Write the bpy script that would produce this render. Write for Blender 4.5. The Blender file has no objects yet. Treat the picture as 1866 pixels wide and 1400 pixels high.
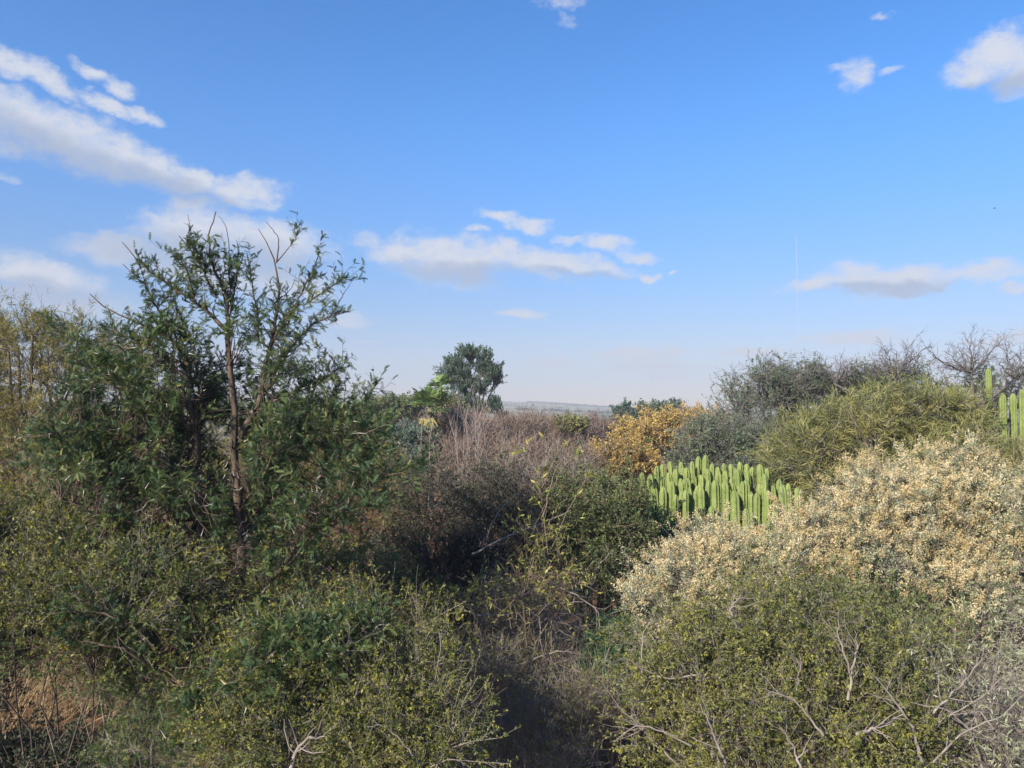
import bpy, math
import numpy as np
from mathutils import Matrix

PI = math.pi
rad = math.radians
# ------------------------------------------------------------------ camera
F = 1410.0                     # focal length in photograph pixels (1866 wide)
CAMH = 4.5
PITCH = math.atan(46 / F)
scene = bpy.context.scene
cam_d = bpy.data.cameras.new('camera')
cam = bpy.data.objects.new('camera', cam_d)
scene.collection.objects.link(cam)
cam_d.sensor_width = 36.0
cam_d.lens = 36.0 * F / 1866.0
cam_d.clip_start = 0.05
cam_d.clip_end = 20000
cam.location = (0, 0, CAMH)
cam.rotation_euler = (PI / 2 + PITCH, 0, 0)
scene.camera = cam

# ------------------------------------------------------------------ sun, sky, exposure
SUN = np.array([-0.55, -0.66, 0.50]); SUN /= np.linalg.norm(SUN)
sun_el = math.asin(SUN[2]); sun_az = math.atan2(SUN[0], SUN[1])   # clockwise from +Y
sd = bpy.data.lights.new('sun', 'SUN')
sd.energy = 5.0
sd.angle = rad(0.5)
sd.color = (1.0, 0.90, 0.74)
so = bpy.data.objects.new('sun', sd)
scene.collection.objects.link(so)
from mathutils import Vector
so.rotation_euler = Vector(tuple(-SUN)).to_track_quat('-Z', 'Y').to_euler()

scene.view_settings.view_transform = 'Standard'
scene.view_settings.look = 'None'
scene.view_settings.gamma = 1.0
scene.view_settings.use_curve_mapping = False
scene.view_settings.exposure = 0.98

cy = scene.cycles
cy.max_bounces = 6
cy.diffuse_bounces = 3
cy.glossy_bounces = 2
cy.transmission_bounces = 3
cy.transparent_max_bounces = 8
cy.volume_bounces = 1
cy.use_denoising = True
try:
    cy.denoiser = 'OPENIMAGEDENOISE'
    cy.denoising_prefilter = 'ACCURATE'
except Exception:
    pass


def ray(px, py):
    x = (px - 933) / F
    z = -(py - 700) / F
    c, s = math.cos(PITCH), math.sin(PITCH)
    return np.array([x, c - z * s, s + z * c])


def at(px, py, Y):
    d = ray(px, py)
    return np.array([0, 0, CAMH]) + d * (Y / d[1])


# world shader: Nishita sky + clouds laid out by azimuth and elevation
world = bpy.data.worlds.new('World')
scene.world = world
world.use_nodes = True
wt = world.node_tree
wt.nodes.clear()
WN = wt.nodes.new
WL = wt.links.new


def wmath(op, a, b=None, c=None, clamp=False):
    n = WN('ShaderNodeMath'); n.operation = op; n.use_clamp = clamp
    for i, v in enumerate((a, b, c)):
        if v is None:
            continue
        if isinstance(v, (int, float)):
            n.inputs[i].default_value = v
        else:
            WL(v, n.inputs[i])
    return n.outputs[0]


sky = WN('ShaderNodeTexSky')
sky.sky_type = 'NISHITA'
sky.sun_disc = False
sky.sun_elevation = sun_el
sky.sun_rotation = sun_az
sky.altitude = 1000
sky.air_density = 1.0
sky.dust_density = 0.3
sky.ozone_density = 2.6
SKY_STRENGTH = 0.100
tc = WN('ShaderNodeTexCoord')
sep = WN('ShaderNodeSeparateXYZ'); WL(tc.outputs['Generated'], sep.inputs[0])
az = wmath('ARCTAN2', sep.outputs[0], sep.outputs[1])
el = wmath('ARCSINE', sep.outputs[2])
comb = WN('ShaderNodeCombineXYZ'); WL(az, comb.inputs[0]); WL(el, comb.inputs[1])


def noise(vec, scale, detail=4, rough=0.55, sx=1, sy=1):
    mp = WN('ShaderNodeMapping'); mp.inputs['Scale'].default_value = (scale * sx, scale * sy, scale)
    WL(vec, mp.inputs['Vector'])
    n = WN('ShaderNodeTexNoise'); n.inputs['Scale'].default_value = 1.0
    n.inputs['Detail'].default_value = detail; n.inputs['Roughness'].default_value = rough
    WL(mp.outputs[0], n.inputs['Vector'])
    return n


n1 = noise(comb.outputs[0], 16, 8, 0.64, 1, 1.4)
off = WN('ShaderNodeVectorMath'); off.operation = 'SUBTRACT'
WL(n1.outputs['Color'], off.inputs[0]); off.inputs[1].default_value = (.5, .5, .5)
offs = WN('ShaderNodeVectorMath'); offs.operation = 'SCALE'; offs.inputs['Scale'].default_value = 0.042
WL(off.outputs[0], offs.inputs[0])
warp = WN('ShaderNodeVectorMath'); warp.operation = 'ADD'
WL(comb.outputs[0], warp.inputs[0]); WL(offs.outputs[0], warp.inputs[1])
# flatten z
flat = WN('ShaderNodeVectorMath'); flat.operation = 'MULTIPLY'; flat.inputs[1].default_value = (1, 1, 0)
WL(warp.outputs[0], flat.inputs[0])


def blobs(lst, vec):
    """smallest squared elliptical distance to a list of (px, py, rx, ry, tilt, thinness)"""
    cur = None
    for (px, py, rx, ry, *rest) in lst:
        tilt = rest[0] if rest else 0
        thin = rest[1] if len(rest) > 1 else 0
        d = ray(px, py); d = d / np.linalg.norm(d)
        a, e = math.atan2(d[0], d[1]), math.asin(d[2])
        m = WN('ShaderNodeMapping'); m.vector_type = 'TEXTURE'
        m.inputs['Location'].default_value = (a, e, 0)
        m.inputs['Rotation'].default_value = (0, 0, -rad(tilt))
        m.inputs['Scale'].default_value = (rx / F * abs(d[1]) ** 1, ry / F * abs(d[1]), 1)
        WL(vec, m.inputs['Vector'])
        dt = WN('ShaderNodeVectorMath'); dt.operation = 'DOT_PRODUCT'
        WL(m.outputs[0], dt.inputs[0]); WL(m.outputs[0], dt.inputs[1])
        v = dt.outputs['Value']
        if thin:
            v = wmath('ADD', v, thin * .45)
        cur = v if cur is None else wmath('MINIMUM', cur, v)
    return cur


CLOUDS = [
    (10, 112, 62, 28, 10), (95, 148, 75, 22, 25, .2), (190, 190, 75, 16, 22, .2), (262, 216, 42, 16, 5, .25),
    (168, 132, 48, 15, 22, .45), (212, 162, 38, 18, 25, .35),
    (30, 225, 130, 62, 12), (150, 262, 150, 55, 16), (270, 305, 140, 42, 16), (345, 330, 80, 30, 10), (440, 350, 90, 30, -4),
    (350, 372, 50, 20, 0, .2),
    (360, 428, 125, 48, 0, -.2), (500, 442, 105, 42, 8, -.2), (225, 452, 100, 30, -3, -.1), (420, 492, 220, 42, 5, -.05),
    (60, 500, 130, 38, 8, .0), (90, 545, 170, 28, 4, .3), (610, 582, 80, 16, 0, .65), (15, 320, 36, 16, 0, 1.6),
    (735, 462, 85, 27, 12), (825, 474, 130, 50, 4, -.15), (960, 474, 115, 32, 8, -.1), (1065, 482, 85, 22, 8, .1),
    (1105, 440, 52, 20, 4, .2), (1160, 466, 50, 15, 12, .3), (1182, 501, 26, 10, 0, .3), (1232, 501, 14, 6, 0, .5),
    (905, 392, 46, 13, 8, .3), (958, 410, 58, 14, 10, .25), (930, 400, 50, 10, 12, .3), (870, 418, 30, 8, 0, .6), (1035, 436, 40, 10, 0, .55),
    (945, 569, 50, 12, 3, .1), (1165, 646, 95, 15, 3, -.1), (1185, 669, 90, 10, 2, .1), (1000, 660, 36, 10, 0, .0),
    (1370, 638, 80, 12, 2, .0), (1555, 614, 95, 15, 2, -.1), (1825, 619, 65, 12, 0, .0), (1600, 668, 120, 20, 0, -.1),
    (1220, 688, 55, 7, 0, .7), (675, 620, 30, 6, 0, .8),
    (1480, 518, 75, 14, -7, .1), (1575, 508, 105, 28, 0), (1650, 508, 105, 26, 4), (1620, 526, 75, 20, 0), (1745, 508, 60, 18, -10, .1),
    (1800, 496, 62, 19, -4, .1), (1845, 518, 34, 9, 0, .35),
    (1822, 98, 82, 50, -8, -.1), (1860, 140, 70, 44, 0), (1785, 128, 62, 32, 12, .1),
    (1562, 132, 42, 40, -30, .9), (1532, 117, 34, 18, 0, 1.2), (1610, 131, 34, 12, 0, 1.3), (1615, 28, 34, 11, 0, 1.5),
    (1030, 0, 85, 22, 0, 1.2), (1035, 45, 36, 20, 30, 1.6),
    # beyond the frame the same scattered fair-weather clouds go on
    (-350, 200, 260, 80, 10, .1), (-500, 480, 240, 40, 0, .2), (2250, 250, 220, 60, 0, .15), (2400, 520, 240, 40, 0, .2),
]
dmin = blobs(CLOUDS, flat.outputs[0])
n2 = noise(comb.outputs[0], 26, 10, 0.70, 1, 1.5)
nz = wmath('MULTIPLY_ADD', wmath('SUBTRACT', n2.outputs['Fac'], 0.5), 3.0, 0.0)
dens = wmath('SUBTRACT', 1.0, wmath('ADD', dmin, nz))
mask = WN('ShaderNodeMapRange'); mask.interpolation_type = 'SMOOTHSTEP'
WL(dens, mask.inputs['Value'])
mask.inputs['From Min'].default_value = -0.40; mask.inputs['From Max'].default_value = 1.15
mask.inputs['To Min'].default_value = 0.0; mask.inputs['To Max'].default_value = 0.93
# grey undersides
BASES = [(120, 285, 230, 42, 16), (300, 340, 160, 28, 14), (400, 470, 250, 42, 2), (850, 500, 170, 24, 4), (1060, 500, 110, 12, 6),
         (1620, 530, 170, 16, 2), (1820, 160, 90, 32, 0), (60, 535, 160, 30, 0)]
bmin = blobs(BASES, flat.outputs[0])
base = WN('ShaderNodeMapRange'); base.interpolation_type = 'SMOOTHSTEP'
WL(wmath('ADD', bmin, wmath('MULTIPLY', nz, 0.45)), base.inputs['Value'])
base.inputs['From Min'].default_value = 0.0; base.inputs['From Max'].default_value = 1.5
base.inputs['To Min'].default_value = 1.0; base.inputs['To Max'].default_value = 0.0
ccol = WN('ShaderNodeMix'); ccol.data_type = 'RGBA'
WL(base.outputs[0], ccol.inputs[0])
ccol.inputs[6].default_value = (3.85, 3.98, 4.3, 1)     # sunlit tops (radiance before the sky strength)
ccol.inputs[7].default_value = (2.2, 2.6, 3.35, 1)     # undersides
gain = WN('ShaderNodeHueSaturation'); gain.inputs['Saturation'].default_value = 1.36
gain.inputs['Value'].default_value = 1.19; gain.inputs['Hue'].default_value = 0.505
WL(sky.outputs[0], gain.inputs['Color'])
mixc = WN('ShaderNodeMix'); mixc.data_type = 'RGBA'
# the dry air near the horizon is duller and a little rosier than the model's (same all round)
hz = WN('ShaderNodeMapRange'); hz.interpolation_type = 'SMOOTHSTEP'
WL(el, hz.inputs['Value']); hz.inputs['From Min'].default_value = 0.0; hz.inputs['From Max'].default_value = 0.38
hzc = WN('ShaderNodeMix'); hzc.data_type = 'RGBA'
WL(hz.outputs[0], hzc.inputs[0]); hzc.inputs[6].default_value = (.55, .45, .48, 1); hzc.inputs[7].default_value = (1, 1, 1, 1)
hzm = WN('ShaderNodeMix'); hzm.data_type = 'RGBA'; hzm.blend_type = 'MULTIPLY'; hzm.inputs[0].default_value = 1
WL(gain.outputs[0], hzm.inputs[6]); WL(hzc.outputs[2], hzm.inputs[7])
WL(mask.outputs[0], mixc.inputs[0]); WL(hzm.outputs[2], mixc.inputs[6]); WL(ccol.outputs[2], mixc.inputs[7])
bg = WN('ShaderNodeBackground'); bg.inputs['Strength'].default_value = SKY_STRENGTH
WL(mixc.outputs[2], bg.inputs['Color'])
wo = WN('ShaderNodeOutputWorld'); WL(bg.outputs[0], wo.inputs['Surface'])
world.cycles.sampling_method = 'MANUAL'
world.cycles.sample_map_resolution = 512

# ------------------------------------------------------------------ mesh helpers
COL = scene.collection
rng = np.random.default_rng(7)


def norm(a):
    return a / np.maximum(np.linalg.norm(a, axis=-1, keepdims=True), 1e-9)


class Geo:
    """collects vertices, quads and triangles for one mesh, with one value per vertex (v) for leaf colour"""
    def __init__(self):
        self.V, self.Q, self.T, self.A = [], [], [], []
        self.n = 0

    def add(self, V, Q=None, T=None, a=None):
        V = np.asarray(V, float).reshape(-1, 3)
        self.V.append(V)
        self.A.append(np.full(len(V), .5) if a is None else np.broadcast_to(a, (len(V),)))
        if Q is not None and len(Q):
            self.Q.append(np.asarray(Q).reshape(-1, 4) + self.n)
        if T is not None and len(T):
            self.T.append(np.asarray(T).reshape(-1, 3) + self.n)
        self.n += len(V)

    def tris(self):
        return 2 * sum(len(q) for q in self.Q) + sum(len(t) for t in self.T)

    def mesh(self, name, mat, origin=(0, 0, 0), smooth=False):
        V = np.concatenate(self.V) - np.asarray(origin)
        A = np.concatenate(self.A)
        Q = np.concatenate(self.Q) if self.Q else np.zeros((0, 4), int)
        T = np.concatenate(self.T) if self.T else np.zeros((0, 3), int)
        me = bpy.data.meshes.new(name)
        me.vertices.add(len(V)); me.vertices.foreach_set('co', V.astype(np.float32).ravel())
        nl = len(Q) * 4 + len(T) * 3
        me.loops.add(nl)
        me.loops.foreach_set('vertex_index', np.concatenate([Q.ravel(), T.ravel()]).astype(np.int32))
        me.polygons.add(len(Q) + len(T))
        st = np.concatenate([np.arange(len(Q)) * 4, len(Q) * 4 + np.arange(len(T)) * 3]).astype(np.int32)
        me.polygons.foreach_set('loop_start', st)
        if smooth:
            me.polygons.foreach_set('use_smooth', np.ones(len(Q) + len(T), bool))
        at_ = me.attributes.new('v', 'FLOAT', 'POINT')
        at_.data.foreach_set('value', A.astype(np.float32))
        me.update(calc_edges=True)
        me.materials.append(mat)
        return me

    def obj(self, name, mat, parent=None, smooth=False, kind=None):
        origin = np.array(parent.location) if parent else (0, 0, 0)
        if not self.V:
            return None
        o = bpy.data.objects.new(name, self.mesh(name, mat, origin, smooth))
        COL.objects.link(o)
        if parent:
            o.parent = parent
        if kind:
            o['kind'] = kind
        TOTAL[0] += self.tris()
        return o


TOTAL = [0]


def tag(o, label=None, cat=None, group=None, kind=None):
    if label: o['label'] = label
    if cat: o['category'] = cat
    if group: o['group'] = group
    if kind: o['kind'] = kind
    return o


def empty(name, loc, label, cat, group=None):
    o = bpy.data.objects.new(name, None)
    COL.objects.link(o)
    o.location = tuple(float(c) for c in loc)
    o.empty_display_size = 0.2
    return tag(o, label, cat, group)


def tubes(P, R, sides):
    """P (N,K,3) polylines, R (N,K) radii -> verts, quads"""
    N, K, _ = P.shape
    T = np.empty_like(P)
    T[:, 1:-1] = P[:, 2:] - P[:, :-2]
    T[:, 0] = P[:, 1] - P[:, 0]
    T[:, -1] = P[:, -1] - P[:, -2]
    T = norm(T)
    ref = np.where(np.abs(T[:, :1, 2:]) > .9, np.array([1., 0, 0]), np.array([0, 0, 1.]))
    ref = np.broadcast_to(ref, T.shape)
    X = norm(np.cross(T, ref)); Yv = np.cross(T, X)
    a = np.arange(sides) * 2 * PI / sides
    V = P[:, :, None, :] + R[:, :, None, None] * (X[:, :, None, :] * np.cos(a)[:, None] + Yv[:, :, None, :] * np.sin(a)[:, None])
    idx = np.arange(N * K * sides).reshape(N, K, sides)
    a0 = idx[:, :-1]; a1 = idx[:, 1:]
    Q = np.stack([a0, np.roll(a0, -1, 2), np.roll(a1, -1, 2), a1], -1)
    return V.reshape(-1, 3), Q.reshape(-1, 4)


def ribbons(P, R):
    """finest twigs: one narrow strip each, twisted at random (they are about a pixel wide)"""
    N, K, _ = P.shape
    T = norm(P[:, -1] - P[:, 0])
    h = np.sin(np.arange(N * 3).reshape(N, 3) * 12.9898) * 43758.5453
    X = norm(np.cross(T, (h - np.floor(h)) - .5))
    w = X[:, None] * R[:, :, None] * 1.25
    V = np.stack([P - w, P + w], 2)
    idx = np.arange(N * K * 2).reshape(N, K, 2)
    Q = np.stack([idx[:, :-1, 0], idx[:, :-1, 1], idx[:, 1:, 1], idx[:, 1:, 0]], -1)
    return V.reshape(-1, 3), Q.reshape(-1, 4)


def rand_dir(n, r):
    return norm(r.normal(size=(n, 3)))


def make_poly(S, D, L, K, r, curl=0.25, lift=0.0):
    """polylines from starts S along directions D of length L with wandering"""
    N = len(S)
    P = np.empty((N, K, 3)); P[:, 0] = S
    d = norm(D)
    step = (L / (K - 1))[:, None]
    for k in range(1, K):
        d = norm(d + r.normal(size=(N, 3)) * curl + np.array([0, 0, lift]))
        P[:, k] = P[:, k - 1] + d * step
    return P


def taper(r0, K, end=0.3):
    t = np.linspace(0, 1, K)
    return r0[:, None] * (1 - t * (1 - end))


def sample_on(P, n, r, t0=0.2, t1=1.0, w=None):
    N, K, _ = P.shape
    if w is None:
        w = np.linalg.norm(P[:, -1] - P[:, 0], axis=1)
    i = r.choice(N, n, p=w / w.sum())
    t = r.uniform(t0, t1, n) * (K - 1)
    k = np.minimum(t.astype(int), K - 2); f = (t - k)[:, None]
    pos = P[i, k] * (1 - f) + P[i, k + 1] * f
    tan = norm(P[i, k + 1] - P[i, k])
    return pos, tan, i, t / (K - 1)


def spawn(P, R, n, r, t0=.25, t1=1.0, ang=(35, 65), L=(.2, .4), K=3, curl=.25, lift=0.0, rad_f=.5, rmin=.001, up=0.0):
    pos, tan, i, t = sample_on(P, n, r, t0, t1)
    perp = norm(np.cross(tan, rand_dir(n, r)) + np.array([0, 0, up]))
    a = np.radians(r.uniform(ang[0], ang[1], n))[:, None]
    D = tan * np.cos(a) + perp * np.sin(a)
    LL = r.uniform(L[0], L[1], n)
    P2 = make_poly(pos, D, LL, K, r, curl, lift)
    k = np.clip((t * (P.shape[1] - 1)).astype(int), 0, P.shape[1] - 1)
    r0 = np.maximum(R[i, k] * rad_f, rmin)
    return P2, taper(r0, K, .4)


# leaf templates: x runs along the leaf, y across, z is the upper side
def tmpl_diamond(w=.45, h=.08):
    return np.array([[0, 0, 0], [.5, w / 2, h], [1, 0, 0], [.5, -w / 2, h]]), np.array([[0, 1, 2, 3]]), None


def tmpl_long(w=.12, droop=.35):
    V = []
    for x, ww, z in ((0, .35, 0), (.5, 1, -.06 * droop * 2), (1, .15, -droop)):
        V += [[x, ww * w / 2, z], [x, -ww * w / 2, z]]
    return np.array(V), np.array([[0, 1, 3, 2], [2, 3, 5, 4]]), None


def tmpl_feather(n=6, w=.42, droop=.30):
    """pinnate leaf: pairs of leaflets along a drooping rachis"""
    V, T = [], []
    for i in range(n):
        x = .12 + .88 * i / n
        z = -droop * x * x
        ln = w * math.sin(PI * (0.22 + .72 * i / n)) * .5 + .04
        for s in (1, -1):
            b = len(V)
            V += [[x - .055, 0, z], [x + .125, s * .01, z], [x + .09, s * ln, z + .05 - .02 * i / n]]
            T.append([b, b + 1, b + 2] if s > 0 else [b + 1, b, b + 2])
    b = len(V)
    V += [[0, .012, 0], [0, -.012, 0], [1, 0, -droop]]
    T.append([b, b + 1, b + 2])
    return np.array(V), None, np.array(T)


def tmpl_fluff(n, r, ln=1.0, wd=.38, s=.16):
    """an irregular panicle of tiny tufts"""
    V, Q = [], []
    for i in range(n):
        x = r.uniform(0, 1) ** .8
        ww = wd * (1 - .55 * x)
        c = np.array([x * ln, r.normal() * ww * .5, r.normal() * ww * .5])
        d = rand_dir(1, r)[0]; e = norm(np.cross(d, rand_dir(1, r)[0]))
        q = s * r.uniform(.6, 1.2)
        b = len(V)
        V += [c - d * q, c + e * q, c + d * q * .8]
        Q.append([b, b + 1, b + 2])
    return np.array(V), None, np.array(Q)


def place(g, tm, pos, D, size, r, upw=.8, val=None):
    """put a template at pos (n,3), pointing along D, size (n,), upper side leaning to the sky"""
    TV, TQ, TT = tm
    n = len(pos)
    if n == 0:
        return
    D = norm(D)
    U = rand_dir(n, r) + np.array([0, 0, upw])
    Z = norm(U - D * np.sum(U * D, 1)[:, None])
    Yv = np.cross(Z, D)
    s = size[:, None, None]
    V = pos[:, None, :] + s * (TV[None, :, 0:1] * D[:, None] + TV[None, :, 1:2] * Yv[:, None] + TV[None, :, 2:3] * Z[:, None])
    m = len(TV)
    base = (np.arange(n) * m)[:, None, None]
    Q = None if TQ is None else (TQ[None] + base).reshape(-1, 4)
    T = None if TT is None else (TT[None] + base).reshape(-1, 3)
    if val is None:
        val = r.uniform(0, 1, n)
    g.add(V.reshape(-1, 3), Q, T, np.repeat(val, m))


# ------------------------------------------------------------------ materials
def new_mat(name):
    m = bpy.data.materials.new(name); m.use_nodes = True
    nt = m.node_tree; nt.nodes.clear()
    return m, nt


def foliage(name, cols, trans=.35, rough=.55, patch=(1.2, .35), spec=.3, patch_col=None):
    """cols: three colours mixed by the per-leaf value and slow patches"""
    m, nt = new_mat(name)
    N, L = nt.nodes.new, nt.links.new
    a = N('ShaderNodeAttribute'); a.attribute_name = 'v'
    tcn = N('ShaderNodeTexCoord')
    nz_ = N('ShaderNodeTexNoise'); nz_.inputs['Scale'].default_value = patch[0]; nz_.inputs['Detail'].default_value = 3
    L(tcn.outputs['Object'], nz_.inputs['Vector'])
    mm = N('ShaderNodeMath'); mm.operation = 'MULTIPLY_ADD'
    sub = N('ShaderNodeMath'); sub.operation = 'SUBTRACT'; L(nz_.outputs['Fac'], sub.inputs[0]); sub.inputs[1].default_value = .5
    L(sub.outputs[0], mm.inputs[0]); mm.inputs[1].default_value = patch[1] * 4; L(a.outputs['Fac'], mm.inputs[2])
    cr = N('ShaderNodeValToRGB')
    e = cr.color_ramp.elements
    e[0].position = .05; e[0].color = (*cols[0], 1)
    e[1].position = .55; e[1].color = (*cols[1], 1)
    x = e.new(.95); x.color = (*cols[2], 1)
    L(mm.outputs[0], cr.inputs['Fac'])
    p = N('ShaderNodeBsdfPrincipled')
    L(cr.outputs[0], p.inputs['Base Color'])
    p.inputs['Roughness'].default_value = rough
    p.inputs['Specular IOR Level'].default_value = spec
    tr = N('ShaderNodeBsdfTranslucent')
    hs = N('ShaderNodeHueSaturation'); hs.inputs['Saturation'].default_value = 1.15; hs.inputs['Value'].default_value = 1.1
    L(cr.outputs[0], hs.inputs['Color']); L(hs.outputs[0], tr.inputs['Color'])
    mx = N('ShaderNodeMixShader'); mx.inputs[0].default_value = trans
    L(p.outputs[0], mx.inputs[1]); L(tr.outputs[0], mx.inputs[2])
    o = N('ShaderNodeOutputMaterial'); L(mx.outputs[0], o.inputs['Surface'])
    return m


def bark(name, c0, c1, scale=30, rough=.85):
    m, nt = new_mat(name)
    N, L = nt.nodes.new, nt.links.new
    tcn = N('ShaderNodeTexCoord')
    mp = N('ShaderNodeMapping'); mp.inputs['Scale'].default_value = (1, 1, .25)
    L(tcn.outputs['Object'], mp.inputs[0])
    nz_ = N('ShaderNodeTexNoise'); nz_.inputs['Scale'].default_value = scale; nz_.inputs['Detail'].default_value = 5
    L(mp.outputs[0], nz_.inputs['Vector'])
    cr = N('ShaderNodeValToRGB'); e = cr.color_ramp.elements
    e[0].position = .3; e[0].color = (*c0, 1); e[1].position = .7; e[1].color = (*c1, 1)
    L(nz_.outputs['Fac'], cr.inputs['Fac'])
    p = N('ShaderNodeBsdfPrincipled'); L(cr.outputs[0], p.inputs['Base Color'])
    p.inputs['Roughness'].default_value = rough; p.inputs['Specular IOR Level'].default_value = .2
    bp = N('ShaderNodeBump'); bp.inputs['Strength'].default_value = .5; bp.inputs['Distance'].default_value = .01
    L(nz_.outputs['Fac'], bp.inputs['Height']); L(bp.outputs[0], p.inputs['Normal'])
    o = N('ShaderNodeOutputMaterial'); L(p.outputs[0], o.inputs['Surface'])
    return m


M = {}
M['acacia'] = foliage('acacia_leaf', [(.032, .070, .034), (.095, .145, .048), (.25, .255, .075)], .3, .5, (1.1, .22))
M['acacia_bark'] = bark('acacia_bark', (.035, .026, .022), (.15, .11, .085), 25)
M['thorn'] = bark('thorn_white', (.55, .50, .42), (.72, .68, .60), 12, .5)
M['feathery'] = foliage('feathery_leaf', [(.11, .125, .036), (.26, .24, .065), (.42, .35, .10)], .4, .6, (.7, .25))
M['olive'] = foliage('willowy_leaf', [(.12, .15, .055), (.25, .26, .095), (.38, .33, .13)], .35, .55, (.5, .2))
M['smallleaf'] = foliage('small_leaf', [(.07, .10, .030), (.18, .195, .050), (.36, .34, .085)], .35, .5, (1.5, .2))
M['smallleaf_y'] = foliage('small_leaf_yellowish', [(.06, .09, .027), (.16, .175, .042), (.35, .32, .065)], .35, .5, (1.2, .25))
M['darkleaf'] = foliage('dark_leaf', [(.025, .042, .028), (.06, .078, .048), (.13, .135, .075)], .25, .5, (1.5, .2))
M['finegreen'] = foliage('fine_green_leaf', [(.06, .10, .042), (.135, .18, .065), (.26, .28, .10)], .35, .5, (1.0, .2))
M['bluegreen'] = foliage('blue_green_leaf', [(.03, .085, .045), (.055, .135, .062), (.10, .18, .075)], .35, .5, (1.0, .1))
M['cream'] = foliage('cream_seed_heads', [(.43, .34, .17), (.60, .49, .28), (.73, .65, .44)], .25, .8, (1.4, .2), .1)
M['greyleaf'] = foliage('grey_green_leaf', [(.16, .20, .11), (.32, .35, .21), (.56, .55, .40)], .25, .6, (1.0, .2))
M['yellow'] = foliage('autumn_yellow_leaf', [(.30, .22, .09), (.60, .43, .14), (.76, .62, .22)], .4, .6, (.45, .35))
M['bareorange'] = foliage('dry_bronze_leaf', [(.12, .08, .045), (.20, .13, .065), (.30, .20, .09)], .3, .7, (.4, .2))
M['greythorn'] = foliage('grey_thorn_leaf', [(.085, .13, .085), (.145, .195, .115), (.24, .28, .16)], .3, .6, (.5, .2))
M['dryviolet'] = bark('bare_twig_bark', (.14, .108, .09), (.26, .20, .165), 3)
M['thornbark'] = bark('thorn_tree_bark', (.08, .07, .065), (.18, .16, .15), 10)
M['paletwig'] = bark('pale_twig_bark', (.24, .19, .17), (.40, .34, .30), 8)
M['brownbark'] = bark('brown_bark', (.10, .075, .055), (.26, .20, .15), 18)
M['darkbark'] = bark('dark_bark', (.035, .028, .024), (.12, .095, .078), 18)
M['greybark'] = bark('grey_bark', (.14, .12, .105), (.30, .265, .235), 18)
M['conifer'] = foliage('evergreen_leaf', [(.05, .09, .07), (.095, .145, .10), (.16, .205, .13)], .2, .6, (.35, .2))
M['palmgreen'] = foliage('palm_leaf', [(.09, .16, .05), (.17, .26, .08), (.30, .36, .12)], .3, .4, (.5, .1))
M['palmdry'] = foliage('dry_palm_leaf', [(.16, .15, .06), (.26, .235, .08), (.36, .30, .12)], .3, .6, (.5, .1))
M['saplingleaf'] = foliage('lance_leaf', [(.16, .19, .045), (.30, .31, .08), (.48, .42, .13)], .4, .4, (1.0, .1))
M['dryleaf'] = foliage('orange_dry_leaf', [(.28, .14, .055), (.42, .24, .10), (.58, .38, .19)], .3, .7, (1.0, .1))
M['drygrass'] = foliage('dry_grass', [(.09, .055, .03), (.24, .16, .075), (.55, .43, .24)], .15, .6, (1.0, .2))
M['litter'] = foliage('leaf_litter', [(.07, .035, .02), (.16, .075, .038), (.32, .18, .09)], .2, .8, (.8, .2))
M['farscrub'] = foliage('far_scrub_leaf', [(.075, .085, .06), (.14, .145, .095), (.23, .21, .14)], .3, .8, (.02, .2))


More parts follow.
